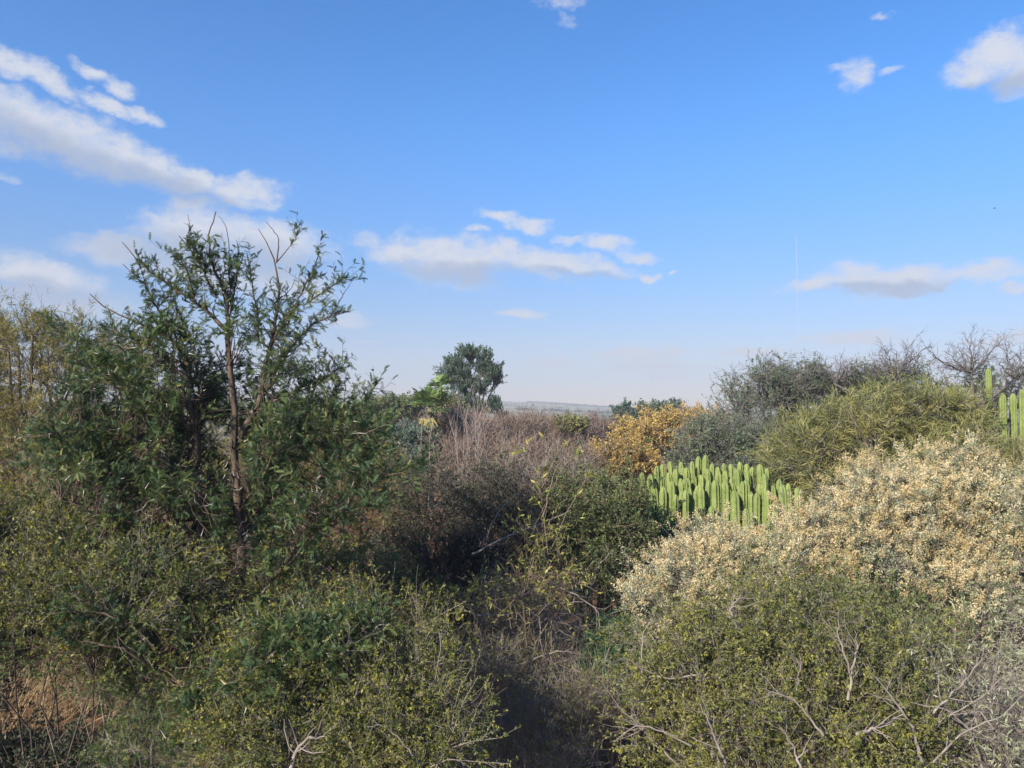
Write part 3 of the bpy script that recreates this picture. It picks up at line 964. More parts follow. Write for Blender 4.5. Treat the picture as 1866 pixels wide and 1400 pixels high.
plant('thorn_shrub', 'yellow green small leaved shrub under the left branches of the thorn tree', 'shrub', (90, 7.2),
      [(40, 960, 90, 60, 7.0, .4), (130, 990, 80, 55, 6.6, .4), (40, 1060, 90, 60, 6.5, .5), (150, 1080, 100, 50, 6.3, .5), (260, 1050, 90, 55, 6.3, .4), (-40, 1010, 90, 100, 6.8, .5), (350, 1090, 60, 50, 6.2, .4), (230, 1130, 80, 35, 6.1, .4)],
      24, 'dia', M['smallleaf_y'], M['darkbark'], n1=420, n2=3200, n3=7000, nleaf=66000, size=(.018, .034), tm=DIA, L2=(.15, .35), L3=(.05, .12), r0=.012, twigmat=M['greybark'], lobe_limbs=1, nshoot=90, shootL=(.3, .7), rtw=.002, back=.35)
plant('thorn_shrub', 'low spiny green shrub beneath the pale limb of the thorn tree', 'shrub', (330, 6.6),
      [(250, 1250, 90, 50, 6.6, .5), (330, 1310, 110, 60, 6.5, .5), (280, 1370, 100, 50, 6.3, .5), (400, 1380, 80, 50, 6.2, .4)],
      25, 'fea', M['acacia'], M['greybark'], n1=160, n2=1100, n3=1600, nleaf=12000, size=(.03, .055), tm=FEA3, L2=(.12, .3), L3=(.05, .1), r0=.02, rtw=.0018, back=.35,
      twigmat=M['greybark'])
plant('small_leaved_shrub', 'olive small leaved shrub filling the bottom left centre with arching twigs', 'shrub', (600, 5.8),
      [(520, 1240, 120, 80, 5.8, .5), (640, 1210, 110, 80, 5.9, .5), (740, 1230, 90, 70, 5.8, .5), (560, 1350, 140, 80, 5.6, .5), (700, 1340, 120, 80, 5.5, .5),
       (800, 1370, 60, 50, 5.4, .4), (460, 1330, 80, 70, 5.7, .5), (830, 1290, 40, 50, 5.5, .3), (500, 1160, 50, 40, 6.0, .3), (620, 1135, 55, 35, 6.1, .3), (700, 1160, 45, 40, 6.0, .3), (770, 1170, 40, 40, 5.9, .3), (420, 1230, 60, 60, 6.0, .4)],
      26, 'dia', M['smallleaf_y'], M['brownbark'], n1=420, n2=3200, n3=9000, nleaf=80000, size=(.017, .030), tm=DIA, L2=(.15, .35), L3=(.05, .13), r0=.018, nshoot=90, shootL=(.3, .7), rtw=.0016, back=.3,
      twigmat=M['greybark'], extra=bare_limbs([([(530, 1400), (540, 1365), (560, 1345), (592, 1342)], 5.0, .014), ([(640, 1290), (630, 1200), (640, 1160), (632, 1130)], 5.5, .007),
                                              ([(600, 1200), (625, 1190), (640, 1150)], 5.5, .007), ([(770, 1400), (730, 1350), (700, 1320), (670, 1325)], 5.1, .007),
                                              ([(690, 1280), (720, 1230), (722, 1170)], 5.5, .006), ([(560, 1240), (530, 1180), (540, 1110), (525, 1085)], 5.7, .006),
                                              ([(800, 1300), (790, 1240), (805, 1180), (800, 1150)], 5.5, .006)]))


# arching leafy shoots that stick out of the bottom shrub into the dark gap
def shoots(name, label, base, paths, seed, mat, barkm, leaf_n=70, size=(.014, .024)):
    r = np.random.default_rng(seed)
    bx = at(base[0], 745, base[1])
    bp = np.array([bx[0], base[1], land(bx[0], base[1])])
    root = empty(name, bp, label, 'shrub')
    g, fg = Geo(), Geo()
    for pts, Y in paths:
        W = np.concatenate([[bp + np.array([r.normal() * .1, r.normal() * .1, 0])], [at(p[0], p[1], Y) for p in pts]])
        d = np.concatenate([[0], np.cumsum(np.linalg.norm(np.diff(W, axis=0), axis=1))]); d /= d[-1]
        t = np.linspace(0, 1, 16)
        P = np.stack([np.interp(t, d, W[:, c]) for c in range(3)], 1)
        P[1:-1] = P[1:-1] * .5 + (P[:-2] + P[2:]) * .25
        P[1:-1] += r.normal(size=P[1:-1].shape) * .008
        R = np.linspace(.010, .002, 16)
        g.add(*tubes(P[None], R[None], 6))
        P2, R2 = spawn(P[None, 6:], R[None, 6:], 22, r, .1, 1, (30, 60), (.08, .28), 4, .15, .05, .5, .0015)
        g.add(*tubes(P2, R2, 4))
        for Ps, n in ((P[None, 6:], leaf_n), (P2, leaf_n * 3)):
            pos, tan, i, tt = sample_on(Ps, n, r, .05, 1)
            D = tan * .5 + norm(np.cross(tan, rand_dir(n, r)))
            place(fg, DIA, pos, D, r.uniform(size[0], size[1], n), r, .7)
    g.obj('stem', barkm, root, True, 'stuff')
    fg.obj('foliage', mat, root, False, 'stuff')


shoots('leafy_shoots', 'arching leafy shoots rising into the dark gap at the bottom centre', (790, 5.2),
       [([(800, 1390), (830, 1300), (870, 1235)], 5.2), ([(790, 1360), (850, 1350), (910, 1345)], 5.1), ([(840, 1350), (855, 1320), (870, 1290)], 5.2),
        ([(760, 1380), (860, 1385), (930, 1392)], 5.0), ([(820, 1330), (840, 1220), (862, 1213)], 5.3), ([(700, 1200), (760, 1140), (830, 1110), (850, 1095)], 5.9)],
       31, M['smallleaf'], M['greybark'])

# ------------------------------------------------------------------ middle
plant('twiggy_shrub', 'dark grey twiggy shrub in the centre with sparse small dark leaves', 'shrub', (820, 11),
      [(800, 930, 90, 70, 11, .9), (870, 900, 90, 60, 11.2, .9), (900, 980, 100, 80, 10.8, .9), (780, 1020, 110, 80, 10.6, .9), (860, 1080, 110, 70, 10.4, .8), (700, 1050, 80, 70, 10.6, .8)],
      41, 'dia', M['darkleaf'], M['darkbark'], n1=420, n2=4200, n3=8000, nleaf=34000, size=(.025, .045), tm=DIA, L2=(.2, .45), L3=(.08, .2), r0=.04, nshoot=60, shootL=(.4, 1.0), rtw=.0028, back=.3)
plant('twiggy_shrub', 'grey brown dry shrub beside the dark twiggy shrub with few leaves left', 'shrub', (960, 11.5),
      [(960, 900, 80, 60, 11.6, .8), (980, 960, 80, 70, 11.3, .8), (1040, 880, 60, 50, 11.9, .7)],
      42, 'dia', M['bareorange'], M['greybark'], n1=260, n2=2600, n3=4200, nleaf=5000, size=(.03, .05), tm=DIA, L2=(.2, .5), L3=(.1, .22), r0=.03, nshoot=60, shootL=(.4, 1.0), rtw=.0028, back=.3)
plant('green_shrub', 'dense fine leaved green shrub directly left of the cactus clump', 'shrub', (1110, 10.8),
      [(1100, 915, 70, 45, 11.1, .9), (1060, 960, 75, 60, 10.9, .8), (1120, 970, 55, 50, 10.8, .8), (1150, 915, 32, 35, 11.2, .5), (1080, 1030, 80, 50, 10.6, .8), (1020, 900, 40, 40, 11.2, .5)],
      43, 'dia', M['finegreen'], M['brownbark'], n1=320, n2=3000, n3=6500, nleaf=56000, size=(.024, .042), tm=DIA, L2=(.15, .35), L3=(.06, .15), r0=.035, nshoot=60, shootL=(.4, 1.0), rtw=.0024, back=.3)
plant('dry_tangle', 'bare brown tangled bush with a few yellow leaves in the shade at the bottom centre', 'shrub', (960, 8.8),
      [(940, 1100, 100, 50, 8.8, .6), (1000, 1140, 90, 70, 8.7, .6), (930, 1220, 100, 80, 8.5, .6), (1020, 1240, 70, 70, 8.6, .6), (900, 1160, 60, 60, 8.9, .5), (980, 1320, 90, 60, 8.6, .6), (900, 1330, 80, 60, 8.5, .6), (1090, 1330, 60, 50, 8.8, .5)],
      44, 'dia', M['smallleaf_y'], M['brownbark'], n1=300, n2=2600, n3=4200, nleaf=3200, size=(.03, .05), tm=DIA, L2=(.2, .5), L3=(.1, .22), r0=.013, rtw=.0020, back=.4,
      curl=.4, lobe_limbs=1, twigmat=M['greybark'],
      extra=bare_limbs([([(870, 1122), (940, 1120), (1000, 1100), (1062, 1097)], 8.0, .010), ([(1000, 1058), (1055, 1090), (1088, 1108), (1094, 1150)], 8.0, .009),
                        ([(988, 1195), (960, 1205), (925, 1235)], 8.0, .008), ([(988, 1195), (1020, 1186), (1060, 1192)], 8.0, .007), ([(1090, 1400), (1040, 1290), (988, 1195), (982, 1120)], 8.0, .012),
                        ([(988, 1195), (1030, 1225), (1042, 1250)], 8.0, .007), ([(930, 1275), (985, 1277), (1035, 1262)], 7.8, .008), ([(900, 1400), (915, 1300), (913, 1200), (917, 1140)], 8.2, .016),
                        ([(1083, 1290), (1098, 1240), (1108, 1180), (1135, 1150)], 7.6, .008), ([(1020, 1390), (1060, 1300), (1110, 1250), (1140, 1240)], 7.6, .008),
                        ([(860, 1010), (930, 975), (1000, 950), (1040, 930)], 9.2, .012), ([(880, 990), (910, 930), (940, 900)], 9.4, .010), ([(1075, 1090), (1090, 1030), (1115, 1005)], 8.6, .012),
                        ([(1040, 1110), (1060, 1050), (1085, 1020)], 8.6, .010)]))
plant('feathery_bush', 'small blue green feathery bush beside the opening left of the olive shrub', 'shrub', (1130, 8.4),
      [(1125, 1190, 55, 50, 8.4, .4), (1085, 1210, 30, 40, 8.5, .3), (1160, 1220, 40, 40, 8.3, .3)],
      45, 'fea', M['bluegreen'], M['brownbark'], n1=120, n2=900, nleaf=6500, size=(.05, .09), tm=FEA, L2=(.12, .3), r0=.02, rtw=.002, back=.4)

# ------------------------------------------------------------------ right side
fluffs = [tmpl_fluff(22, np.random.default_rng(k), 1.0, .30, .095) for k in (1, 2, 3)]


def cream_extra(nh, size=(.07, .14), lo=.5):
    def f(root, r, d):
        P2 = d['P2']
        g = Geo()
        # seed heads sit at the ends of the twigs that reach the light
        pos, tan, i, t = sample_on(P2, nh, r, lo, 1.0, r.gamma(.45, 1, len(P2)) + .002)
        ctr = pos.mean(0)
        w = (pos[:, 2] - np.median(pos[:, 2])) - .4 * (pos[:, 1] - ctr[1]) + np.sin(pos[:, 0] * 4.1 + 1) * .28 + np.sin(pos[:, 2] * 6 + pos[:, 0] * 3) * .28
        keep = w > np.quantile(w, .30)
        pos, tan = pos[keep], tan[keep]
        n = len(pos)
        D = norm(tan + rand_dir(n, r) * .6 + np.array([0, 0, .35]))
        bv = r.uniform(0, 1, len(P2))[i[keep]]
        val = .6 * bv + .4 * r.uniform(0, 1, n)
        sz = r.uniform(*size, n)
        for q, tt in enumerate(fluffs):
            s_ = np.arange(n) % 3 == q
            place(g, tt, pos[s_], D[s_], sz[s_], r, .5, val[s_])
        g.obj('blossoms', M['cream'], root, False, 'stuff')
    return f


plant('cream_shrub', 'big shrub covered in cream seed heads right of the cactus clump', 'shrub', (1560, 9.4),
      [(1600, 930, 110, 75, 9.4, .9), (1510, 975, 105, 55, 9.3, .8), (1700, 930, 110, 80, 9.5, .9), (1440, 988, 60, 36, 9.4, .6), (1560, 1020, 130, 60, 9.1, .8),
       (1690, 1040, 120, 70, 9.1, .8), (1590, 875, 45, 30, 9.6, .4), (1705, 850, 30, 35, 9.7, .3), (1640, 870, 30, 25, 9.7, .3)],
      51, 'long', M['greyleaf'], M['greybark'], n1=600, n2=5600, nleaf=44000, size=(.03, .055), tm=tmpl_long(.22, .15), L2=(.12, .32), r0=.045, nshoot=40, shootL=(.3, .6), rtw=.0024, back=.25,
      extra=cream_extra(11500))
plant('cream_shrub', 'pale silvery shrub with cream seed heads at the right edge', 'shrub', (1830, 9.0),
      [(1820, 930, 90, 75, 9.1, .8), (1860, 1030, 90, 90, 8.8, .8), (1760, 1120, 90, 70, 8.7, .7), (1850, 1160, 90, 80, 8.4, .7), (1740, 850, 60, 40, 9.6, .5), (1780, 890, 70, 50, 9.4, .6), (1960, 960, 110, 90, 9.0, .9), (1980, 1120, 120, 90, 8.6, .8)],
      52, 'long', M['greyleaf'], M['greybark'], n1=440, n2=4400, nleaf=44000, size=(.035, .065), tm=tmpl_long(.20, .15), L2=(.12, .32), r0=.04, nshoot=40, shootL=(.3, .6), rtw=.0024, back=.25,
      extra=cream_extra(6500))
plant('cream_shrub', 'low cream flowered shrub in front of the cactus clump', 'shrub', (1300, 8.6),
      [(1290, 1003, 70, 50, 8.9, .6), (1375, 1008, 80, 42, 8.9, .6), (1230, 1060, 70, 60, 8.5, .6), (1330, 1060, 100, 60, 8.4, .6), (1180, 1110, 45, 50, 8.2, .4)],
      53, 'long', M['greyleaf'], M['greybark'], n1=320, n2=3200, nleaf=32000, size=(.03, .05), tm=tmpl_long(.22, .15), L2=(.12, .3), r0=.035, nshoot=40, shootL=(.3, .6), rtw=.0022, back=.25,
      extra=cream_extra(5200))
plant('small_leaved_shrub', 'wide olive small leaved shrub with grey twigs filling the bottom right', 'shrub', (1420, 6.3),
      [(1380, 1150, 130, 80, 6.6, .6), (1260, 1230, 110, 80, 6.4, .6), (1500, 1180, 130, 80, 6.5, .6), (1400, 1270, 140, 80, 6.2, .6), (1560, 1290, 130, 90, 6.2, .6),
       (1300, 1340, 130, 70, 6.1, .5), (1460, 1370, 140, 60, 6.0, .5), (1210, 1330, 60, 50, 6.2, .4), (1620, 1380, 110, 60, 6.0, .5), (1190, 1170, 45, 40, 6.7, .3), (1290, 1120, 60, 40, 6.9, .4), (1440, 1085, 60, 35, 7.0, .4), (1560, 1120, 60, 40, 6.9, .4), (1650, 1190, 70, 50, 6.6, .4), (1340, 1090, 40, 40, 6.9, .3)],
      54, 'dia', M['smallleaf'], M['greybark'], n1=620, n2=4600, n3=12000, nleaf=115000, size=(.017, .031), tm=DIA, L2=(.15, .38), L3=(.05, .13), r0=.02, nshoot=90, shootL=(.3, .7), rtw=.0017, back=.3,
      extra=bare_limbs([([(1545, 1275), (1552, 1228), (1530, 1175), (1527, 1130)], 5.75, .012), ([(1552, 1228), (1562, 1180), (1558, 1150)], 5.75, .009),
                        ([(1322, 1390), (1298, 1330), (1276, 1283)], 5.5, .011), ([(1560, 1338), (1600, 1325), (1645, 1302)], 5.5, .013),
                        ([(1680, 1390), (1665, 1330), (1640, 1290), (1600, 1240)], 5.6, .014), ([(1453, 1260), (1455, 1220), (1462, 1205)], 5.8, .010),
                        ([(1350, 1160), (1338, 1135), (1330, 1110), (1350, 1085)], 6.2, .012), ([(1270, 1230), (1220, 1240), (1170, 1220), (1140, 1200)], 6.0, .008),
                        ([(1172, 1250), (1170, 1200), (1172, 1150), (1190, 1130)], 6.1, .008), ([(1260, 1360), (1200, 1330), (1160, 1320), (1120, 1352)], 5.7, .008),
                        ([(1460, 1400), (1440, 1350), (1420, 1320)], 5.4, .010), ([(1240, 1400), (1180, 1340), (1130, 1290), (1100, 1250)], 5.8, .007),
                        ([(1500, 1340), (1470, 1300), (1440, 1270), (1400, 1262)], 5.5, .009), ([(1700, 1300), (1750, 1250), (1790, 1200)], 5.7, .010)]))
plant('bare_twig_shrub', 'tangle of long bare grey twigs in the bottom right corner', 'shrub', (1780, 6.2),
      [(1760, 1290, 110, 70, 6.3, .6), (1720, 1370, 120, 60, 6.1, .6), (1850, 1340, 80, 80, 6.2, .6), (1680, 1240, 70, 50, 6.5, .4), (1990, 1300, 110, 100, 6.3, .6)],
      55, 'long', M['greyleaf'], M['greybark'], n1=240, n2=1900, n3=2200, nleaf=9000, size=(.03, .055), tm=tmpl_long(.25, .2), L2=(.25, .6), L3=(.1, .3), r0=.028, rtw=.002,
      back=.4, curl=.12, extra=bare_limbs([([(1790, 1400), (1770, 1330), (1720, 1290), (1660, 1280)], 5.7, .010), ([(1866, 1380), (1800, 1320), (1760, 1260), (1750, 1220)], 5.8, .010),
                                           ([(1700, 1390), (1760, 1330), (1820, 1310), (1880, 1250)], 5.6, .008), ([(1660, 1390), (1700, 1320), (1790, 1270), (1850, 1220)], 5.7, .007),
                                           ([(1805, 1290), (1810, 1240), (1815, 1215)], 6.0, .016)]))
plant('willowy_shrub', 'broad olive green willowy shrub on the right behind the cream shrubs', 'shrub', (1620, 15.5),
      [(1600, 768, 100, 52, 15.8, 1.2), (1500, 810, 110, 60, 15.5, 1.2), (1690, 765, 90, 52, 15.8, 1.2), (1620, 850, 130, 60, 15.2, 1.2), (1460, 870, 70, 50, 15.2, 1),
       (1550, 890, 90, 50, 15, 1), (1720, 840, 100, 50, 15.3, 1.1)],
      56, 'long', M['olive'], M['greybark'], n1=620, n2=6000, nleaf=62000, size=(.12, .22), tm=tmpl_long(.085, .4), L2=(.25, .55), r0=.06, rtw=.004, back=.25,
      lift2=.1, leafang=(15, 50), t_leaf=(.2, 1.0))
plant('willowy_shrub', 'brownish olive willowy shrub in front of the tall cactus columns', 'shrub', (1830, 15),
      [(1780, 850, 80, 50, 14.2, 1.0), (1860, 850, 90, 50, 14.0, 1.0), (1880, 880, 80, 60, 13.6, 1), (1740, 800, 50, 40, 15.0, .8), (1980, 850, 110, 60, 14.5, 1.1), (2100, 860, 110, 70, 14.2, 1.1)],
      57, 'long', M['olive'], M['greybark'], n1=240, n2=2400, nleaf=20000, size=(.12, .2), tm=tmpl_long(.085, .4), L2=(.25, .5), r0=.05, rtw=.004, back=.25,
      lift2=.08, leafang=(15, 50), t_leaf=(.2, 1.0))


# ------------------------------------------------------------------ cacti
def cactus_mat():
    m, nt = new_mat('cactus_skin')
    N, L = nt.nodes.new, nt.links.new
    a = N('ShaderNodeAttribute'); a.attribute_name = 'v'
    tcn = N('ShaderNodeTexCoord')
    nz_ = N('ShaderNodeTexNoise'); nz_.inputs['Scale'].default_value = 5; nz_.inputs['Detail'].default_value = 6
    L(tcn.outputs['Object'], nz_.inputs['Vector'])
    cr = N('ShaderNodeValToRGB'); e = cr.color_ramp.elements
    e[0].position = .3; e[0].color = (.125, .175, .05, 1); e[1].position = .7; e[1].color = (.215, .265, .085, 1)
    L(nz_.outputs['Fac'], cr.inputs['Fac'])
    c2 = N('ShaderNodeMix'); c2.data_type = 'RGBA'
    mr = N('ShaderNodeMapRange'); mr.inputs['From Min'].default_value = .8; mr.inputs['From Max'].default_value = 1.0
    L(a.outputs['Fac'], mr.inputs['Value'])
    L(mr.outputs[0], c2.inputs[0]); L(cr.outputs[0], c2.inputs[6]); c2.inputs[7].default_value = (.17, .16, .055, 1)
    p = N('ShaderNodeBsdfPrincipled'); L(c2.outputs[2], p.inputs['Base Color'])
    p.inputs['Roughness'].default_value = .6; p.inputs['Specular IOR Level'].default_value = .2
    bp = N('ShaderNodeBump'); bp.inputs['Strength'].default_value = .25; bp.inputs['Distance'].default_value = .01
    L(nz_.outputs['Fac'], bp.inputs['Height']); L(bp.outputs[0], p.inputs['Normal'])
    o = N('ShaderNodeOutputMaterial'); L(p.outputs[0], o.inputs['Surface'])
    return m


M['cactus'] = cactus_mat()
M['spine'] = bark('cactus_spine', (.10, .075, .05), (.22, .17, .11), 12)


def cactus_stem(path, R, ribs, r, spines=True):
    """ribbed column along a path (K,3), domed at the top, with spiny areoles on the ribs"""
    g = Geo()
    K = len(path)
    per = 4
    nt_ = ribs * per
    L = np.concatenate([[0], np.cumsum(np.linalg.norm(np.diff(path, axis=0), axis=1))])
    tot = L[-1]
    hs = np.concatenate([np.linspace(0, tot - R * 2.2, max(6, int((tot) / .16))), tot - R * 2.2 * (1 - np.sin(np.linspace(.12, 1, 9) * PI / 2))])
    P = np.stack([np.interp(hs, L, path[:, c]) for c in range(3)], 1)
    dz = np.clip((tot - hs) / (R * 2.2), 0, 1)
    prof = np.sqrt(np.clip(1 - (1 - dz) ** 2, 0, 1)) * .97 + .03 * dz
    prof[-1] = .02
    waist = 1 - .07 * np.exp(-((hs - tot * r.uniform(.35, .75)) / .05) ** 2) - .05 * np.exp(-((hs - tot * r.uniform(.2, .6)) / .05) ** 2)
    th = np.arange(nt_) / nt_ * 2 * PI + r.uniform(0, 1)
    ribp = np.abs(((np.arange(nt_) % per) / per) - .5) * 2       # 1 on the crest, 0 in the valley
    shape = .58 + .42 * ribp ** .8
    rr = R * prof[:, None] * waist[:, None] * shape[None]
    V = P[:, None] + np.stack([rr * np.cos(th), rr * np.sin(th), np.zeros_like(rr)], -1)
    n = len(hs)
    i = np.arange(n * nt_).reshape(n, nt_)
    Q = np.stack([i[:-1], np.roll(i, -1, 1)[:-1], np.roll(i, -1, 1)[1:], i[1:]], -1)
    a = np.where(ribp[None] > .9, .93, .3) * np.ones_like(rr)
    g.add(V.reshape(-1, 3), Q, None, a.ravel())
    sp = Geo()
    if spines:
        hh = np.arange(max(.1, tot - 1.7), tot - R * .3, .085)
        crest = th[ribp > .9]
        PP = []
        for h in hh:
            c = np.array([np.interp(h, L, path[:, k]) for k in range(3)])
            dd = np.clip((tot - h) / (R * 2.2), 0, 1); pr = math.sqrt(max(0, 1 - (1 - dd) ** 2))
            for t in crest:
                e = np.array([math.cos(t), math.sin(t), 0])
                s = c + e * R * pr * .99
                for q in range(2):
                    PP.append([s, s + norm(e + r.normal(size=3) * .55) * r.uniform(.012, .026)])
        if PP:
            PP = np.array(PP)
            sp.add(*ribbons(PP, np.tile([.0034, .0008], (len(PP), 1))))
    return g, sp


def cactus_clump():
    r = np.random.default_rng(61)
    Yc = 12.3
    bx = at(1310, 745, Yc)
    bp = np.array([bx[0], Yc, land(bx[0], Yc)])
    root = empty('cactus_clump', bp, 'large clump of bright green ribbed cactus columns in the middle right', 'cactus')
    tops = [(385, 275, 50), (425, 260, 50), (480, 240, 60), (560, 245, 50), (600, 285, 60), (640, 240, 50), (685, 205, 55), (738, 195, 55), (785, 255, 50),
            (680, 280, 42), (755, 300, 55), (825, 280, 50), (870, 255, 45), (920, 260, 50), (985, 245, 55), (1035, 260, 60), (1075, 280, 42), (1130, 260, 70), (1180, 290, 50),
            (340, 335, 65), (410, 320, 70), (470, 320, 52), (540, 325, 60), (650, 330, 60), (710, 345, 52), (830, 310, 60), (880, 310, 60), (965, 295, 65), (1040, 320, 52),
            (495, 385, 65), (565, 390, 60), (610, 365, 65), (760, 375, 70), (805, 375, 70), (880, 380, 70), (925, 355, 60), (1030, 375, 70), (1130, 400, 80), (1165, 360, 60),
            (430, 425, 72), (570, 455, 80), (620, 430, 60), (900, 425, 60), (950, 455, 80), (1225, 415, 62), (1290, 410, 75), (1335, 400, 48), (1270, 370, 60), (1400, 430, 70),
            (520, 480, 60), (1110, 465, 62), (780, 565, 60), (1030, 580, 60), (395, 680, 62), (460, 640, 62), (330, 560, 60), (280, 320, 46), (70, 400, 44), (300, 430, 60), (350, 470, 60)]
    for k in range(34):
        tops.append((r.uniform(370, 1190), r.uniform(280, 460), r.uniform(44, 58)))
    tops += [(330, 650, 60), (300, 740, 60), (365, 780, 58), (420, 560, 60), (500, 620, 60), (250, 520, 55), (1180, 480, 60), (1245, 500, 60)]
    # clump body: stems lean out from a shared woody base, then rise
    for (X, Yv, w) in tops:
        px, py = 1100 + X / 3.97, 780 + Yv / 3.97
        Y = 12.0 + (400 - Yv) / 330.0 * .55 + r.normal() * .06
        Y = np.clip(Y, 11.3, 12.9)
        top = at(px, py, Y)
        R = w / 3.97 / F * Y / 2 * .95 * r.uniform(.88, 1.08)
        depth = r.uniform(1.3, 2.2) if Yv > 340 else r.uniform(1.6, 2.6)
        knee = top + np.array([r.normal() * .03, r.normal() * .03, -depth]); knee[2] = max(knee[2], bp[2] + .6)
        root_pt = bp + (knee - bp) * np.array([.45, .45, 0]); root_pt[2] = bp[2] - .05
        t = np.linspace(0, 1, 7)[:, None]
        low = root_pt * (1 - t) ** 2 + 2 * (root_pt * .25 + knee * .75 - np.array([0, 0, .25])) * t * (1 - t) + knee * t ** 2
        t = np.linspace(0, 1, 9)[1:, None]
        lean = np.array([r.normal() * .015, r.normal() * .015, 0])
        upp = knee * (1 - t) + top * t + lean * np.sin(t * PI)
        g, sp = cactus_stem(np.concatenate([low, upp]), R, int(r.choice([6, 6, 7])), r)
        o = g.obj('stem', M['cactus'], root, True)
        if sp.V:
            so_ = sp.obj('spines', M['spine'], o, False, 'stuff')
            so_.location = (0, 0, 0); 
            so_.data.transform(Matrix.Translation((-bp[0], -bp[1], -bp[2])))


cactus_clump()


def cactus_columns():
    r = np.random.default_rng(62)
    Y = 15.3
    bx = at(1825, 745, Y)
    bp = np.array([bx[0], Y, land(bx[0], Y)])
    root = empty('column_cactus', bp, 'tall pale green column cactus with four stems rising at the right edge', 'cactus')
    for px, py, w in ((1801, 671, 12.5), (1827, 716, 14), (1846, 717, 14), (1863, 709, 13.5), (1885, 730, 14)):
        top = at(px, py, Y + r.normal() * .1)
        R = w / F * Y / 2 * .92
        b0 = bp + np.array([(top[0] - bp[0]) * .6, 0, 0])
        t = np.linspace(0, 1, 10)[:, None]
        mid = np.array([top[0], top[1], 1.0])
        path = b0 * (1 - t) ** 2 + 2 * mid * t * (1 - t) + top * t ** 2
        g, sp = cactus_stem(path, R, 9, r, True)
        o = g.obj('stem', M['cactus'], root, True)
        so_ = sp.obj('spines', M['spine'], o, False, 'stuff')
        so_.data.transform(Matrix.Translation((-bp[0], -bp[1], -bp[2])))


cactus_columns()

# ------------------------------------------------------------------ farther trees
plant('autumn_tree', 'orange yellow autumn tree beyond the cactus clump', 'tree', (1215, 33),
      [(1190, 790, 80, 30, 33, 2), (1250, 790, 60, 35, 33, 2), (1160, 800, 40, 25, 32.5, 1.4), (1210, 765, 55, 22, 33.5, 1.8), (1275, 768, 50, 20, 34, 1.6), (1230, 820, 40, 20, 33, 1.2)],
      71, 'dia', M['yellow'], M['brownbark'], n1=300, n2=2600, nleaf=34000, size=(.06, .11), tm=DIA, L2=(.3, .7), r0=.10, rtw=.010, back=.3, lift2=.05)
plant('autumn_tree', 'bright yellow autumn tree lower left of the orange one', 'tree', (1125, 29),
      [(1130, 830, 50, 25, 29, 1.5), (1100, 835, 30, 25, 29, 1), (1165, 840, 35, 25, 29, 1), (1120, 860, 40, 20, 28.7, 1)],
      72, 'dia', M['yellow'], M['brownbark'], n1=180, n2=1500, nleaf=17000, size=(.06, .11), tm=DIA, L2=(.3, .6), r0=.08, rtw=.009, back=.3, lift2=.05)
plant('thorn_tree', 'grey green layered thorn tree between the yellow trees and the willowy shrub', 'tree', (1330, 24),
      [(1300, 790, 70, 35, 24, 2), (1370, 800, 70, 40, 24, 2), (1340, 850, 110, 35, 23.5, 2), (1270, 840, 60, 30, 23.8, 1.5), (1420, 840, 50, 40, 24, 1.4), (1260, 770, 30, 20, 24.2, 1)],
      73, 'fea', M['greythorn'], M['thornbark'], n1=340, n2=3600, nleaf=24000, size=(.06, .11), tm=FEA3, L2=(.3, .7), r0=.10, rtw=.006, back=.3, lift2=0, ang=(30, 70), leafang=(50, 90))
plant('thorn_tree', 'grey half bare thorn tree rising to the right of the yellow trees', 'tree', (1420, 27),
      [(1385, 695, 62, 20, 27, 1.6), (1435, 678, 60, 18, 27, 1.8), (1350, 718, 40, 14, 27, 1.2), (1440, 715, 90, 20, 27, 1.8), (1490, 695, 45, 18, 27, 1.2), (1400, 745, 90, 20, 26.7, 1.2)],
      74, 'fea', M['greythorn'], M['thornbark'], n1=230, n2=2000, n3=2000, nleaf=22000, size=(.05, .09), tm=FEA3, L2=(.3, .8), L3=(.15, .4), r0=.12, rtw=.007, back=.5, lift2=.03,
      ang=(30, 65), curl=.3)
plant('thorn_tree', 'grey green flat crowned thorn tree behind the middle of the willowy shrub', 'tree', (1580, 27),
      [(1540, 688, 60, 18, 27, 1.6), (1600, 690, 70, 18, 27, 1.8), (1640, 680, 50, 16, 27, 1.4), (1500, 715, 70, 22, 27, 1.4), (1580, 720, 80, 20, 27, 1.4)],
      75, 'fea', M['greythorn'], M['thornbark'], n1=180, n2=1600, nleaf=20000, size=(.055, .095), tm=FEA3, L2=(.3, .7), r0=.12, rtw=.006, back=.4, lift2=.02, ang=(30, 65), curl=.3)
plant('thorn_tree', 'grey green flat crowned thorn tree behind the tall cactus columns', 'tree', (1780, 27),
      [(1730, 690, 70, 18, 27, 1.6), (1810, 692, 70, 18, 27, 1.8), (1870, 680, 60, 20, 27, 1.6), (1900, 720, 60, 30, 27, 1.6), (1780, 730, 80, 30, 27, 1.5), (1680, 705, 50, 18, 27, 1.5), (2000, 710, 90, 30, 27, 1.8), (2120, 730, 90, 40, 27, 1.8), (1990, 780, 110, 40, 26.5, 1.6)],
      76, 'fea', M['greythorn'], M['thornbark'], n1=200, n2=1900, nleaf=26000, size=(.055, .095), tm=FEA3, L2=(.3, .7), r0=.12, rtw=.006, back=.4, lift2=.02, ang=(30, 65), curl=.3)


